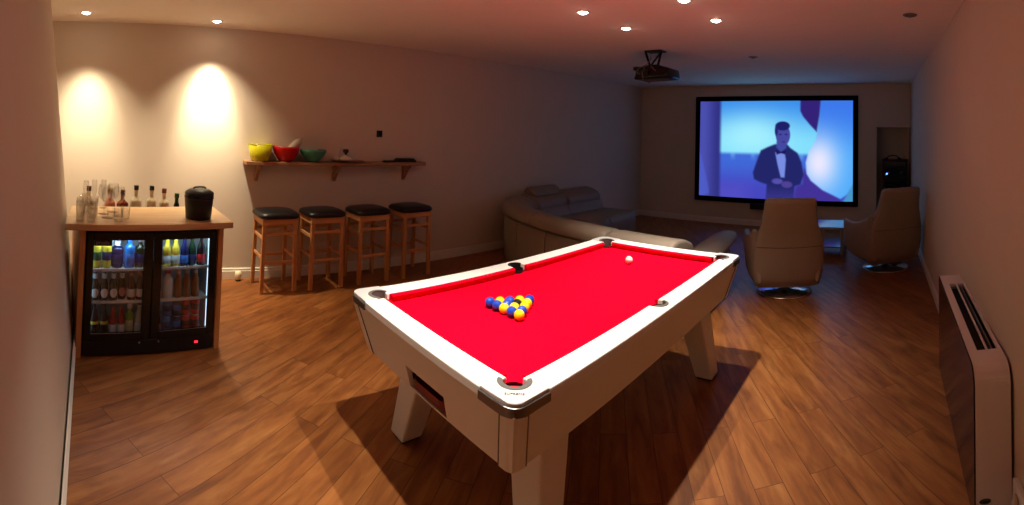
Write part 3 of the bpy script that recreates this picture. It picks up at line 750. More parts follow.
b = bm_new(); lathe(b, [(0, .060), (.014, .061), (.012, .075), (.026, .084), (.030, .098), (.028, .116), (0, .120)], (0, 0, 0), 24); obj('knob', b, mat('dark_red_wood', (60, 22, 18), .4), cl)
# black trays
for i, (x, y, w, d, hh, rz, lab) in enumerate(((2.53, 4.43, .15, .10, .018, .1, 'flat black tray lying at the right of the wall shelf, left one'), (2.735, 4.455, .22, .12, .040, -.06, 'thicker black case at the right end of the wall shelf'))):
    t = thing('black_tray' if i == 0 else 'black_case', lab, 'tray' if i == 0 else 'case', (x, y, SZT), rz)
    b = bm_new(); box(b, -w/2, w/2, -d/2, d/2, 0, hh*.6, .004, 2); obj('base', b, M['rubber'], t)
    b = bm_new(); box(b, -w/2 + .012, w/2 - .012, -d/2 + .01, d/2 - .01, hh*.55, hh, .004, 2); obj('top', b, M['blk'], t)
# wall plate above the shelf
t = thing('wall_speaker_plate', 'small square black plate on the wall above the shelf', 'wall plate', (2.445, YB, 1.46))
b = bm_new(); box(b, -.034, .034, -.010, 0, -.036, .036, .003, 2); o = obj('plate', b, M['blk'], t)
b = bm_new(); box(b, -.012, .012, -.014, -.009, -.018, .018, .002, 1); obj('rocker', b, M['blkg'], t)
# white door stop by the skirting
t = thing('door_stop', 'short white roller standing at the skirting left of the stools', 'door stop', (.945, 4.468, 0))
b = bm_new(); lathe(b, [(0, .012), (.024, .012), (.030, .020), (.032, .062), (.028, .082), (.012, .092), (0, .092)], (0, 0, 0), 24); obj('roller', b, mat('cream_rubber', (240, 230, 196), .4), t)
b = bm_new(); lathe(b, [(0, 0), (.026, 0), (.024, .0125), (0, .0125)], (0, 0, 0), 24); obj('base_pad', b, M['rubber'], t)

# ------------------------------------------------------------------ bar stools
def make_stool(label):
    t = thing('bar_stool', label, 'stool', (0, 0, 0), 0, 'row of wooden bar stools')
    HT = .665
    b = bm_new()
    rings = []
    for z, s, p in ((HT + .0, .93, 6), (HT + .012, 1.0, 6), (HT + .035, 1.0, 5), (HT + .050, .93, 4), (HT + .060, .75, 3), (HT + .066, .45, 2.6), (HT + .067, .1, 2)):
        rings.append(superell(0, 0, z, .196*s, .178*s, p, 40))
    loft(b, rings); obj('seat_cushion', b, M['vinyl'], t)
    b = bm_new(); box(b, -.17, .17, -.155, -.135, HT - .055, HT, .002, 1); box(b, -.17, .17, .135, .155, HT - .055, HT, .002, 1)
    box(b, -.17, -.15, -.14, .14, HT - .055, HT, .002, 1); box(b, .15, .17, -.14, .14, HT - .055, HT, .002, 1); obj('seat_frame', b, M['beech'], t)
    L = {}
    for sx in (-1, 1):
        for sy in (-1, 1):
            b = bm_new(); tx, ty, fx, fy, a = .148*sx, .135*sy, .158*sx, .148*sy, .0175
            hexa(b, [(fx-a, fy-a, 0), (fx+a, fy-a, 0), (fx+a, fy+a, 0), (fx-a, fy+a, 0), (tx-a, ty-a, HT - .002), (tx+a, ty-a, HT - .002), (tx+a, ty+a, HT - .002), (tx-a, ty+a, HT - .002)], .003, 1)
            obj('leg', b, M['beechz'], t)
    def rung(x0, x1, y0, y1, z):
        b = bm_new(); box(b, x0, x1, y0, y1, z - .014, z + .014, .002, 1); obj('rung', b, M['beech'], t)
    for sy, zz in ((-1, (.27, .53)), (1, (.27, .53))):
        for z in zz: rung(-.150, .150, .1415*sy - .009, .1415*sy + .009, z)
    for sx, zz in ((-1, (.31, .49)), (1, (.31, .49))):
        for z in zz: rung(.153*sx - .009, .153*sx + .009, -.138, .138, z)
    return t
st_l = ['black-topped wooden bar stool nearest the bar, leftmost of the row', 'black-topped wooden bar stool, second from the left under the shelf', 'black-topped wooden bar stool, third from the left under the shelf', 'black-topped wooden bar stool at the right end of the row']
st0 = make_stool(st_l[0])
spots = [(1.235, 4.265, .05), (1.705, 4.27, .04), (2.205, 4.275, .05), (2.715, 4.28, .03)]
st0.location = (spots[0][0], spots[0][1], 0); st0.rotation_euler = (0, 0, spots[0][2])
for k in (1, 2, 3): dup(st0, (spots[k][0], spots[k][1], 0), spots[k][2], st_l[k])

# ------------------------------------------------------------------ corner sofa (swept along its plan line)
so = thing('corner_sofa', 'long taupe leather corner sofa behind the pool table, curving round to the back wall', 'sofa', (0, 0, 0))
ctrl = [(3.33, 1.60), (3.37, 2.1), (3.44, 2.75), (3.56, 3.35), (3.78, 3.92), (4.22, 4.33), (4.85, 4.44), (5.35, 4.45), (5.95, 4.45)]
def catmull(P, t):
    n = len(P) - 1; i = min(int(t), n - 1); f = t - i
    p0, p1, p2, p3 = P[max(i-1, 0)], P[i], P[i+1], P[min(i+2, n)]
    return tuple(.5*((2*p1[k]) + (-p0[k]+p2[k])*f + (2*p0[k]-5*p1[k]+4*p2[k]-p3[k])*f*f + (-p0[k]+3*p1[k]-3*p2[k]+p3[k])*f**3) for k in (0, 1))
def frame(t):
    e = 1e-3; a = Vector(catmull(ctrl, max(t-e, 0))); c = Vector(catmull(ctrl, min(t+e, len(ctrl)-1-1e-6)))
    d = (c - a).normalized(); n = Vector((d.y, -d.x)); p = Vector(catmull(ctrl, t)); return p, n     # n points into the seating side
def sweep(name, prof, t0, t1, m, parent, steps=10, cap_round=.0, lab=None):
    b = bm_new(); rings = []
    cxm = sum(p[0] for p in prof)/len(prof); czm = sum(p[1] for p in prof)/len(prof)
    T = [t0 + (t1-t0)*i/steps for i in range(steps+1)]
    S_ = [1.0]*(steps+1)
    if cap_round:
        T = [t0, t0 + cap_round*.3, t0 + cap_round] + T[1:-1] + [t1 - cap_round, t1 - cap_round*.3, t1]
        S_ = [.72, .93, 1] + [1]*(steps-1) + [1, .93, .72]
    for t, s in zip(T, S_):
        p, n = frame(t)
        rings.append([(p.x + n.x*(cxm + (d-cxm)*s), p.y + n.y*(cxm + (d-cxm)*s), czm + (z-czm)*s) for d, z in prof])
    loft(b, rings); o = obj(name, b, m, parent, smooth_angle=50)
    return o
back = [(0.03, .05), (.16, .05), (.20, .42), (.16, .56), (.06, .58), (.015, .56), (0, .50), (.0, .30), (.015, .10)]
seat = [(.17, .10), (.92, .10), (.96, .14), (.97, .34), (.94, .41), (.86, .435), (.30, .42), (.18, .40)]
roll = [(-.03, .60), (-.035, .65), (.0, .695), (.07, .715), (.20, .700), (.31, .655), (.35, .60), (.34, .54), (.27, .50), (.12, .575), (.03, .575)]
innerb = [(.17, .42), (.40, .42), (.37, .50), (.30, .60), (.22, .64), (.17, .60)]
for a, c in ((0.02, 1.15), (1.17, 2.5), (2.52, 3.4), (3.42, 5.2), (5.22, 7.95)):
    sweep('back_panel', back, a, c, M['leather'], so, 8)
for a, c in ((0.0, 1.28), (1.29, 2.92), (2.93, 5.3), (5.32, 6.6), (6.62, 7.98)):
    sweep('top_roll', roll, a, c, M['leather'], so, 10, .06)
for a, c in ((0.02, 1.28), (1.29, 2.6), (2.62, 5.3), (5.32, 6.6), (6.62, 7.98)):
    sweep('back_cushion', innerb, a, c, M['leather'], so, 8)
for a, c in ((0.02, 1.28), (1.29, 2.6), (5.9, 6.9), (6.92, 7.98)):
    sweep('seat_cushion', seat, a, c, M['leather'], so, 8)
# corner seat wedge
b = bm_new()
cp = [(3.62, 2.95), (3.78, 3.45), (4.0, 3.95), (4.45, 4.2), (5.15, 4.27), (5.2, 3.5), (4.85, 3.35), (4.5, 3.0), (4.38, 2.75)]
prism(b, cp, .10, .42, .03, 3); obj('corner_seat', b, M['leather'], so)
# raised headrest at the wall section
hr = [(.03, .68), (.02, .75), (.06, .80), (.14, .805), (.20, .77), (.24, .70), (.20, .68), (.10, .68)]
sweep('headrest', hr, 5.5, 6.55, M['leather'], so, 8, .1)
# the near end: broad low arm sloping up towards the screen
b = bm_new()
rings = []
for i in range(13):
    k = i/12; x = 3.55 + k*1.15
    yc_ = 1.66 - .03*k; z1 = .47 + .09*k*k*(3-2*k) ; hw = .17 - .03*k
    s = .55 if i == 0 else (.88 if i == 1 else (.55 if i == 12 else (.88 if i == 11 else 1)))
    th_ = (.075 - .04*k)*s
    rings.append([(x, yc_ + hw*s*math.cos(2*PI*j/20), z1 - th_ + th_*math.sin(2*PI*j/20)) for j in range(20)])
loft(b, rings); obj('armrest', b, M['leather'], so, smooth_angle=60)
b = bm_new(); prism_ax(b, [(3.48, .06), (4.28, .06), (4.42, .46), (3.48, .42)], 1.50, 1.70, 'y', .03, 3); obj('arm_panel', b, M['leather'], so)
for (x, y) in ((3.5, 1.6), (4.2, 1.6), (3.75, 3.3), (4.25, 4.1), (5.0, 3.6), (5.8, 3.7), (5.8, 4.3)):
    b = bm_new(); lathe(b, [(0, 0), (.022, 0), (.022, .102), (0, .102)], (x, y, 0), 12); obj('foot', b, M['alu'], so)

# ------------------------------------------------------------------ swivel recliners (local +X is forward)
def make_recliner(label):
    t = thing('swivel_recliner', label, 'armchair', (0, 0, 0), 0)
    # tall tapered back shell, leaning back
    b = bm_new(); R = []
    for z, w, d, x in ((.10, .285, .05, .06), (.12, .315, .075, .045), (.20, .335, .085, .02), (.34, .345, .085, -.01), (.50, .335, .08, -.035), (.60, .310, .075, -.055), (.72, .275, .07, -.085), (.84, .255, .065, -.12), (.92, .25, .06, -.145), (.955, .245, .05, -.155), (.972, .225, .03, -.158)):
        R.append(superell(x, 0, z, d, w, 3.4, 36))
    loft(b, R); o = obj('back_shell', b, M['leather2'], t)
    # seam across the back
    b = bm_new()
    pts = [(-.035 - .081*(1 - abs(s)**6*.35), s*.318, .505 - .004*math.cos(s*3)) for s in [i/12 - 1 for i in range(25)]]
    tube(b, pts, .0028, 6); obj('back_seam', b, M['seam'], o)
    b = bm_new()
    tube(b, [(-.028 - .083 - .0, 0, .14 + .0), (-.068 - .0, 0, .20), (-.095, 0, .34), (-.115, 0, .50), (-.130, 0, .60), (-.155, 0, .72), (-.185, 0, .84), (-.206, 0, .93)], .0015, 6)
    obj('centre_seam', b, M['leather2'], o)
    # headrest pillow on the front
    b = bm_new(); R = []
    for z, w, d in ((.70, .15, .01), (.715, .205, .03), (.76, .225, .045), (.84, .225, .045), (.90, .215, .035), (.925, .17, .012)):
        R.append(superell(-.03 - (z-.7)*.28, 0, z, d, w, 3, 28))
    loft(b, R); obj('head_pillow', b, M['leather2'], t)
    # seat
    b = bm_new(); box(b, .0, .56, -.24, .24, .28, .45, .05, 4); obj('seat_cushion', b, M['leather2'], t, smooth_angle=60)
    b = bm_new(); box(b, .0, .54, -.27, .27, .13, .29, .04, 3); obj('seat_base', b, M['leather2'], t, smooth_angle=60)
    # swooping arms
    for s in (-1, 1):
        b = bm_new(); R = []
        for k in range(13):
            f = k/12; x = -.06 + f*.66
            zt = .70 - .16*math.sin(min(1, f*1.7)*PI/2) + .02*f
            zb = .12 + .06*f; y = s*(.275 + .065*math.sin(f*PI*.75)); w = .042 if 0 < k < 12 else .02
            pp = []
            zc, hz = (zt + zb)/2, (zt - zb)/2*(1 if k not in (0, 12) else .85)
            for j in range(20):
                a = 2*PI*j/20; cc, ss = math.cos(a), math.sin(a)
                lean = (math.copysign(abs(ss)**.6, ss) + 1)/2
                pp.append((x, y + w*math.copysign(abs(cc)**.7, cc) + s*.035*lean, zc + hz*math.copysign(abs(ss)**.6, ss)))
            R.append(pp)
        loft(b, R); obj('armrest', b, M['leather2'], t)
    # chrome pedestal
    b = bm_new(); lathe(b, [(0, .0), (.265, 0), (.275, .006), (.268, .016), (.10, .024), (.035, .032), (.030, .13), (0, .13)], (.22, 0, 0), 48); obj('chrome_base', b, M['chrome'], t)
    return t
r0 = make_recliner('beige leather swivel recliner with its back to the camera, centred below the screen')
r0.location = (4.50, .955, 0); r0.rotation_euler = (0, 0, .36)
r1 = dup(r0, (5.42, -.0, 0), .62, 'beige leather swivel recliner close to the right wall, turned half away')
r1.location = (5.50, -.075, 0); r1.rotation_euler = (0, 0, .52)

# ------------------------------------------------------------------ coffee table with glass top and shelf
t = thing('coffee_table', 'low glass coffee table glimpsed between the two recliners', 'table', (6.35, .95, 0))
gt = mat('pale_table_glass', (150, 160, 185), .12, var=.02, spec=.8)
b = bm_new(); box(b, -.27, .27, -.42, .62, .365, .383, .004, 1); obj('glass_top', b, gt, t)
b = bm_new(); box(b, -.25, .25, -.38, .58, .118, .132, .003, 1); obj('lower_shelf', b, gt, t)
for sx in (-1, 1):
    for y in (-.36, .56):
        b = bm_new(); box(b, .22*sx - .02, .22*sx + .02, y - .02, y + .02, 0, .365, .003, 1); obj('leg', b, M['alu'], t)

# ------------------------------------------------------------------ screen
SYL, SYR, SZ0_, SZ1_ = 3.385, .498, .385, 2.235
scr = thing('projection_screen', 'large black-framed projection screen showing a person in a dark suit on the far wall', 'screen', (XF, 0, 0))
fwid = .085
b = bm_new()
box(b, -.045, -.002, SYR, SYL, SZ0_, SZ0_ + fwid, .004, 1); box(b, -.045, -.002, SYR, SYL, SZ1_ - fwid, SZ1_, .004, 1)
box(b, -.045, -.002, SYR, SYR + fwid, SZ0_, SZ1_, .004, 1); box(b, -.045, -.002, SYL - fwid, SYL, SZ0_, SZ1_, .004, 1)
obj('frame', b, mat('black_velvet_frame', (6, 6, 7), .95, spec=.1), scr)
def ss(a, b_, x):
    t = max(0, min(1, (x - a)/(b_ - a))); return t*t*(3 - 2*t)
def mixc(a, b_, t): return tuple(x + (y - x)*t for x, y in zip(a, b_))
def poly_sd(px, py, P):
    d = 1e9; ins = False; n = len(P)
    for i in range(n):
        x1, y1 = P[i]; x2, y2 = P[(i+1) % n]
        ex, ey = x2-x1, y2-y1; t = max(0, min(1, ((px-x1)*ex + (py-y1)*ey)/(ex*ex+ey*ey+1e-12)))
        dd = math.hypot(px-x1-ex*t, py-y1-ey*t); d = min(d, dd)
        if (y1 > py) != (y2 > py) and px < (x2-x1)*(py-y1)/(y2-y1) + x1: ins = not ins
    return -d if ins else d
BODY = [(360,228),(330,240),(302,254),(285,300),(270,345),(275,372),(300,384),(328,392),(324,460),(440,460),(444,396),(468,388),(482,350),(472,300),(455,262),(425,242),(412,228)]
SHIRT = [(362,262),(380,258),(402,262),(407,290),(402,362),(386,362),(372,310)]
BOW = [(366,252),(386,258),(406,250),(404,268),(386,264),(368,270)]
DT = [(466,40),(552,40),(546,110),(535,176),(505,146),(478,115),(466,92)]
WS = [(553,40),(700,40),(700,380),(664,425),(636,442),(560,408),(512,372),(494,345),(490,300),(500,262),(530,212),(540,170),(548,110)]
DB = [(484,325),(512,372),(560,408),(636,444),(640,470),(440,470),(450,400),(478,385)]
def screen_color(u, v):
    a0_, a1_ = .4143, .0739; x = 48 + 640*((a0_ - math.atan(math.tan(a0_) + (math.tan(a1_) - math.tan(a0_))*u))/(a0_ - a1_)); y = 50 + v*402
    sky = mixc((58,140,235), (130,222,252), ss(40, 235, y))
    sky = mixc(sky, (175,245,255), .8*math.exp(-((x-260)/150)**2 - ((y-190)/90)**2))
    c = sky
    sea = mixc((64,104,215), (70,70,190), ss(290, 430, y))
    sea = mixc(sea, (92,84,200), .5*ss(300, 200, x)*ss(360, 430, y))
    if 255 < y < 300: sea = mixc(sea, (120,190,245), .5*max(0, math.sin(x*.11)*math.sin(x*.043))*(1 - abs(y-275)/25))
    c = mixc(c, sea, ss(258, 278, y))
    col = mixc((74,78,172), (50,50,132), ss(60, 128, x)); c = mixc(c, col, 1 - ss(124, 142, x))
    if x < 90: c = mixc(c, (80,100,215), .6*(1 - ss(-6, 6, poly_sd(x, y, [(44,240),(60,300),(92,440),(44,460)]))))
    def lay(P, col, e=5):
        nonlocal c
        d = poly_sd(x, y, P)
        if d < e: c = mixc(c, col, 1 - ss(-e, e, d))
    lay(DB, (66,50,150), 6)
    lay(WS, mixc(mixc((60,120,235), (80,170,250), ss(60, 300, y)), (235,232,255), math.exp(-((x-545)/85)**2 - ((y-300)/110)**2)*1.0), 5)
    lay([(700,360),(700,460),(640,460),(664,425)], (70,150,200), 6)
    lay(DT, (52,34,120), 5)
    # jacket, neck, head, shirt, hands
    lay(BODY, mixc((34,38,104), (54,50,132), ss(380, 450, y)), 5)
    lay([(368,215),(405,215),(410,240),(388,262),(366,240)], (66,74,165), 5)
    lay(SHIRT, (120,140,225), 4)
    lay(BOW, (26,24,86), 3)
    d = math.hypot((x-394)/30, (y-190)/44)
    c = mixc(c, (70,72,160), 1 - ss(.9, 1.1, d))
    d = math.hypot((x-392)/31, (y-153)/19); hair = (1 - ss(.85, 1.1, d))
    c = mixc(c, (30,32,104), hair)
    c = mixc(c, (34,38,112), (1 - ss(.6, 1.3, math.hypot((x-366)/7, (y-172)/22))))
    for ex in (383, 407): c = mixc(c, (34,36,100), .8*(1 - ss(.6, 1.2, math.hypot((x-ex)/7, (y-188)/3.5))))
    c = mixc(c, (44,42,110), .7*(1 - ss(.6, 1.2, math.hypot((x-396)/9, (y-218)/3))))
    c = mixc(c, (100,92,190), .75*(1 - ss(.7, 1.2, math.hypot((x-372)/24, (y-378)/12))))
    c = mixc(c, (94,74,160), .75*(1 - ss(.7, 1.2, math.hypot((x-412)/24, (y-390)/14))))
    return c
me = bpy.data.meshes.new('projected_picture')
NU, NV = 220, 130
py0, py1, pz0, pz1 = SYL - fwid + .002, SYR + fwid - .002, SZ1_ - fwid + .002, SZ0_ + fwid - .002
vs = []; cols = []
for j in range(NV + 1):
    for i in range(NU + 1):
        u, v = i/NU, j/NV
        yy = py0 + (py1 - py0)*u; vs.append((-.030, yy, pz0 + (pz1 - pz0)*v))
        cols.append(lin(screen_color(u, v)) + (1.0,))
nb = len(vs)
vs += [(-.006, y, z) for y, z in ((py0, pz0), (py1, pz0), (py1, pz1), (py0, pz1))]; cols += [(0, 0, 0, 1)]*4
fs = [(j*(NU+1)+i, j*(NU+1)+i+1, (j+1)*(NU+1)+i+1, (j+1)*(NU+1)+i) for j in range(NV) for i in range(NU)]
fs.append((nb, nb+3, nb+2, nb+1))
me.from_pydata(vs, [], fs); ca = me.color_attributes.new('picture', 'FLOAT_COLOR', 'POINT')
flat = [q for c in cols for q in c]; ca.data.foreach_set('color', flat)
m = bpy.data.materials.new('projected_film_picture'); m.use_nodes = True; nt = m.node_tree; nt.nodes.clear()
at = nt.nodes.new('ShaderNodeAttribute'); at.attribute_name = 'picture'
e = nt.nodes.new('ShaderNodeEmission'); e.inputs[1].default_value = SCREEN_STR = .95
oo = nt.nodes.new('ShaderNodeOutputMaterial'); nt.links.new(at.outputs['Color'], e.inputs[0]); nt.links.new(e.outputs[0], oo.inputs[0])
me.materials.append(m); o = bpy.data.objects.new('projected_picture', me); C.objects.link(o); o.parent = scr

# centre speaker under the screen
t = thing('centre_speaker', 'small black centre speaker on the wall just under the screen', 'speaker', (XF, 2.19, .34))
b = bm_new(); box(b, -.10, 0, -.14, .14, -.05, .05, .008, 2); obj('speaker_case', b, M['blk'], t)
b = bm_new(); box(b, -.106, -.099, -.13, .13, -.043, .043, .003, 1); obj('grille', b, M['rubber'], t)

# hi-fi rack in the recess
t = thing('hifi_rack', 'dark equipment rack with a small blue light in the recess beside the screen', 'rack', (7.80, -.115, 0))
hx0, hx1, hy0, hy1 = -.02, .36, -.205, .205
for y in (hy0, hy1 - .02):
    b = bm_new(); box(b, hx0, hx1, y, y + .02, 0, 1.14, .002, 1); obj('side_panel', b, M['blk'], t)
for z in (.02, .32, .62, .86, 1.12):
    b = bm_new(); box(b, hx0, hx1, hy0 + .02, hy1 - .02, z, z + .02, .001, 1); obj('rack_shelf', b, M['blk'], t)
b = bm_new(); box(b, hx0 - .012, hx1, hy0 - .01, hy1 + .01, 1.1405, 1.165, .002, 1); obj('rack_top', b, M['blk'], t)
def hifi(z, h, lab, knobs, led=False):
    q = thing('hifi_unit', lab, 'amplifier', (7.80, -.115, z))
    b = bm_new(); box(b, hx0 + .02, hx1 - .03, hy0 + .035, hy1 - .035, 0.0, h, .003, 1); obj('unit_case', b, M['blkg'], q)
    for y in knobs:
        b = bm_new(); lathe(b, [(0, 0), (.018, 0), (.016, .016), (0, .016)], (0, 0, 0), 16)
        bmesh.ops.rotate(b, verts=b.verts[:], cent=(0, 0, 0), matrix=Matrix.Rotation(-PI/2, 3, 'Y')); bmesh.ops.translate(b, verts=b.verts[:], vec=(hx0 + .021, y, h*.5)); obj('knob', b, M['dchrome'], q)
    if led:
        b = bm_new(); box(b, hx0 + .012, hx0 + .021, hy1 - .085, hy1 - .060, h*.3, h*.3 + .022); obj('power_light', b, emis('blue_led', (70, 110, 255), 9), q)
    b = bm_new(); box(b, hx0 + .016, hx0 + .021, -.06, .07, h*.35, h*.7); obj('fascia_window', b, M['dark'], q)
hifi(.8805, .15, 'black amplifier with a blue power light on the upper rack shelf', (-.11, .10), True)
hifi(.6405, .13, 'black player on the middle rack shelf, below the amplifier', (-.12,))
hifi(.3405, .12, 'black receiver on the lower rack shelf', (-.12, .12))
t = thing('games_headset', 'dark headset with curled cable lying on top of the equipment rack', 'headset', (7.86, -.10, 1.165))
b = bm_new(); tube(b, [(0, .13, .02), (0, .09, .055), (0, .02, .072), (0, -.05, .060), (0, -.09, .02)], .010, 8); obj('headband', b, M['rubber'], t)
for y in (.13, -.09):
    b = bm_new(); lathe(b, [(0, 0), (.035, 0), (.038, .012), (.030, .03), (0, .03)], (0, y, 0), 18); obj('ear_cup', b, M['rubber'], t)
b = bm_new(); tube(b, [(.02, -.10, .006), (.02, -.16, .010), (.06, -.18, .05), (.05, -.15, .09)], .005, 6); obj('cable', b, M['cable'], t)

# ------------------------------------------------------------------ projector
pj = thing('ceiling_projector', 'black projector hanging from a ceiling bracket with loose cables', 'projector', (4.40, 2.36, CEIL), math.radians(0))
b = bm_new(); box(b, -.07, .07, -.08, .12, -.012, 0, .003, 1); obj('ceiling_plate', b, M['blk'], pj)
b = bm_new(); tube(b, [(0, .14, -.005), (0, .09, -.14), (.02, .07, -.17)], .013, 8); obj('bracket_arm', b, M['blk'], pj)
b = bm_new(); tube(b, [(0, -.05, -.005), (0, -.015, -.15)], .013, 8); obj('bracket_arm', b, M['blk'], pj)
b = bm_new(); tube(b, [(0, -.05, -.01), (0, .07, -.15)], .011, 8); obj('bracket_arm', b, M['blk'], pj)
b = bm_new(); box(b, -.10, .12, -.06, .11, -.178, -.160, .004, 1); obj('mount_cradle', b, M['blk'], pj)
b = bm_new()
hexa(b, [(-.15, -.205, -.300), (.17, -.205, -.300), (.17, .205, -.315), (-.15, .205, -.315), (-.13, -.195, -.195), (.15, -.195, -.195), (.15, .16, -.178), (-.13, .16, -.178)], .022, 3)
pb = obj('projector_body', b, M['blkg'], pj, smooth_angle=40)
b = bm_new(); lathe(b, [(0, 0), (.045, 0), (.048, .05), (.036, .055), (.030, .03), (0, .028)], (0, 0, 0), 28)
bmesh.ops.rotate(b, verts=b.verts[:], cent=(0, 0, 0), matrix=Matrix.Rotation(PI/2, 3, 'Y')); bmesh.ops.translate(b, verts=b.verts[:], vec=(.155, -.03, -.24)); obj('lens', b, M['blk'], pb)
b = bm_new(); box(b, -.155, -.148, .02, .17, -.275, -.215); obj('connector_panel', b, M['rubber'], pb)
b = bm_new(); box(b, -.07, .05, .17, .255, -.205, -.165, .010, 2); obj('side_box', b, M['blk'], pj)
for pts in ([(-.03, .06, -.01), (-.06, .04, -.09), (-.16, .05, -.18), (-.19, .07, -.26), (-.17, .06, -.33), (-.10, .03, -.35), (-.05, .02, -.30)],
            [(-.02, .05, -.16), (-.14, .07, -.17), (-.185, .11, -.20), (-.19, .14, -.245), (-.15, .12, -.26)],
            [(-.02, .05, -.16), (-.13, .0, -.17), (-.18, -.05, -.21), (-.15, -.07, -.235)]):
    b = bm_new(); tube(b, pts, .005, 7); obj('cable', b, M['cable'], pj)

# ------------------------------------------------------------------ slim heater on the right wall
HX0, HX1 = 1.925, 3.24
ht = thing('slim_heater', 'slim floor-standing white heater with dark glass front against the right wall', 'heater', (HX0, -.500, 0))
HL = HX1 - HX0; HD = .148
# white wrap: side, top with rounded near shoulder (profile in x,z extruded over depth)
prof = [(0, .0), (0, .53)] + [(x, z) for x, z in arc(.075, .535, .075, 180, 90, 8)][1:] + [(HL - .004, .610), (HL, .606), (HL, 0)]
inner_ = [(HL - .010, 0), (HL - .010, .600)] + [(x, z) for x, z in arc(.075, .535, .065, 90, 180, 8)] + [(.010, .0)]
b = bm_new()
pts = prof + inner_
outer = prof
def wrap_rings():
    rings = []
    for (x, z), (xi, zi) in zip(path_o, path_i):
        rings.append([(x, 0.0, z), (x, HD, z), (xi, HD, zi), (xi, 0.0, zi)])
    return rings
path_o = [(0, 0), (0, .30), (0, .535)] + arc(.075, .535, .075, 180, 90, 8)[1:] + [(.17, .610)]
path_i = [(.010, 0), (.010, .30), (.010, .535)] + arc(.075, .535, .065, 180, 90, 8)[1:] + [(.17, .600)]
loft(b, wrap_rings(), smooth=False)
path_o = [(1.12, .610), (HL - .01, .610), (HL, .600), (HL, 0)]; path_i = [(1.12, .600), (HL - .012, .600), (HL - .012, .59), (HL - .012, 0)]
loft(b, wrap_rings(), smooth=False)
# top between the slots
for ya_, yb2 in ((0, .016), (.058, .066), (.108, HD)):
    box(b, .17, 1.12, ya_, yb2, .600, .610)
obj('casing', b, M['heat'], ht)
b = bm_new(); box(b, .012, HL - .012, .004, HD - .006, .02, .575); obj('inner_body', b, M['dark'], ht)
b = bm_new(); prism_ax(b, [(.004, .0), (.004, .53)] + arc(.075, .535, .071, 180, 90, 8)[1:] + [(HL - .003, .606), (HL - .003, 0)], HD + .0005, HD + .007, 'y'); obj('front_panel', b, M['blackglass'], ht)
for ya_, yb2 in ((.016, .058), (.066, .108)):
    b = bm_new(); 
    box(b, .17, 1.12, ya_ + .001, yb2 - .001, .577, .583); obj('vent_slot', b, M['dark'], ht)
b = bm_new(); box(b, .175, 1.115, .036, .040, .584, .607); box(b, 1.08, 1.11, .017, .107, .590, .604); obj('vent_louvre', b, M['alu'], ht)
b = bm_new(); lathe(b, [(0, 0), (.024, 0), (.024, .003), (0, .004)], (0, 0, 0), 28)
bmesh.ops.scale(b, verts=b.verts[:], vec=(.42, 1, 1)); bmesh.ops.rotate(b, verts=b.verts[:], cent=(0, 0, 0), matrix=Matrix.Rotation(-PI/2, 3, 'Y')); bmesh.ops.translate(b, verts=b.verts[:], vec=(-.0005, .112, .090)); obj('oval_badge', b, M['badge'], ht)
# wall socket next to it
t = thing('wall_socket', 'white plastic socket box low on the right wall beside the heater', 'socket', (1.80, rwy(1.80), .15))
b = bm_new(); box(b, -.075, .075, 0, .028, -.05, .05, .006, 2); obj('socket_plate', b, M['white'], t)
b = bm_new(); box(b, -.02, .02, .028, .036, -.03, .03, .003, 1); obj('socket_rocker', b, mat('beige_plastic', (180, 150, 120), .5), t)

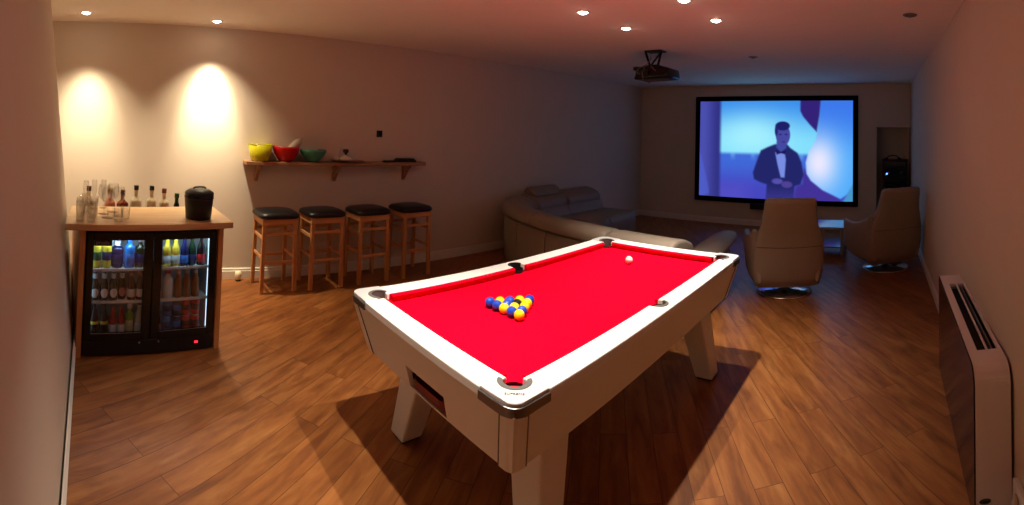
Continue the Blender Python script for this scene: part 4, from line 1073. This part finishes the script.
# ------------------------------------------------------------------ ceiling lights
def downlight(x, y, label, power, ang=80, blend=.6, col=(1.0, .72, .42), on=True, group='recessed ceiling spotlights', rad=.025, tilt=(0, 0), skirt=0, core=0):
    t = thing('ceiling_spotlight', label, 'ceiling light', (x, y, CEIL), 0, group)
    b = bm_new(); lathe(b, [(.037, -.001), (.038, -.006), (.050, -.005), (.053, 0), (.038, 0)], (0, 0, 0), 28, closed=False); obj('trim_ring', b, M['white'] if on else M['dchrome'], t)
    b = bm_new(); lathe(b, [(0, -.018), (.015, -.016), (.028, -.010), (.035, -.0005), (0, -.0005)], (0, 0, 0), 24)
    obj('lamp', b, emis('warm_lamp_glass', (255, 236, 210), 45) if on else mat('unlit_lamp_glass', (120, 118, 112), .2), t)
    if on and power:
        ld = bpy.data.lights.new('spot', 'SPOT'); ld.energy = power; ld.spot_size = math.radians(ang); ld.spot_blend = blend; ld.color = col; ld.shadow_soft_size = rad
        l = bpy.data.objects.new('spot_lamp', ld); C.objects.link(l); l.location = (x, y, CEIL - .022); l.rotation_euler = (math.radians(tilt[0]), math.radians(tilt[1]), 0)
    if skirt:
        ld = bpy.data.lights.new('spot_spill', 'SPOT'); ld.energy = skirt; ld.spot_size = math.radians(95); ld.spot_blend = 1; ld.color = col; ld.shadow_soft_size = rad
        l = bpy.data.objects.new('spot_spill', ld); C.objects.link(l); l.location = (x, y, CEIL - .022)
    if core:
        ld = bpy.data.lights.new('spot_core', 'SPOT'); ld.energy = core; ld.spot_size = math.radians(56); ld.spot_blend = 1; ld.color = col; ld.shadow_soft_size = rad
        l = bpy.data.objects.new('spot_core', ld); C.objects.link(l); l.location = (x, y, CEIL - .022)
    return t
W = (1.0, .84, .58); WT = (1.0, .92, .80)
downlight(-.572, 4.125, 'lit ceiling spotlight in the corner above the bar', 115, 45, 1.0, W, tilt=(22, 0), skirt=170)
downlight(.595, 4.225, 'lit ceiling spotlight above the wall right of the bar', 210, 45, 1.0, W, tilt=(22, 0), skirt=170)
cl4 = [(2.727, 2.085, 'lit ceiling spotlight over the table, left one of the upper pair by the projector side'), (3.324, 2.084, 'lit ceiling spotlight nearest the projector'),
       (2.771, 1.295, 'lit ceiling spotlight cut by the top edge of the photo'), (3.343, 1.289, 'lit ceiling spotlight, rightmost of the lit four over the table')]
for (x, y, lab), pw in zip(cl4, (45, 30, 190, 45)): downlight(x, y, lab, pw, 90 if pw > 100 else 54, 1.0, WT, core=35 if pw > 100 else 12)
downlight(5.056, 1.496, 'unlit ceiling spotlight between the projector and the screen', 0, on=False)
downlight(3.386, -.16, 'unlit ceiling spotlight near the right wall', 0, on=False)
# two lit fittings over the near end of the table (above the picture)
downlight(.91, 1.50, 'lit ceiling spotlight above the near end of the pool table, nearer the bar', 150, 86, 1.0, WT, rad=.02, core=20)
downlight(1.476, 1.50, 'lit ceiling spotlight above the racked balls end of the pool table', 140, 88, 1.0, WT, rad=.02, core=20)

# ------------------------------------------------------------------ world and view
w = bpy.data.worlds.new('world'); S.world = w; w.use_nodes = True
w.node_tree.nodes['Background'].inputs[0].default_value = (.02, .015, .012, 1); w.node_tree.nodes['Background'].inputs[1].default_value = .3
S.view_settings.view_transform = 'Standard'; S.view_settings.look = 'None'; S.view_settings.gamma = 1; S.view_settings.use_curve_mapping = False
S.view_settings.exposure = 0.08
S.cycles.max_bounces = 10; S.cycles.transparent_max_bounces = 16; S.cycles.use_denoising = True
S.cycles.sample_clamp_indirect = 4.0
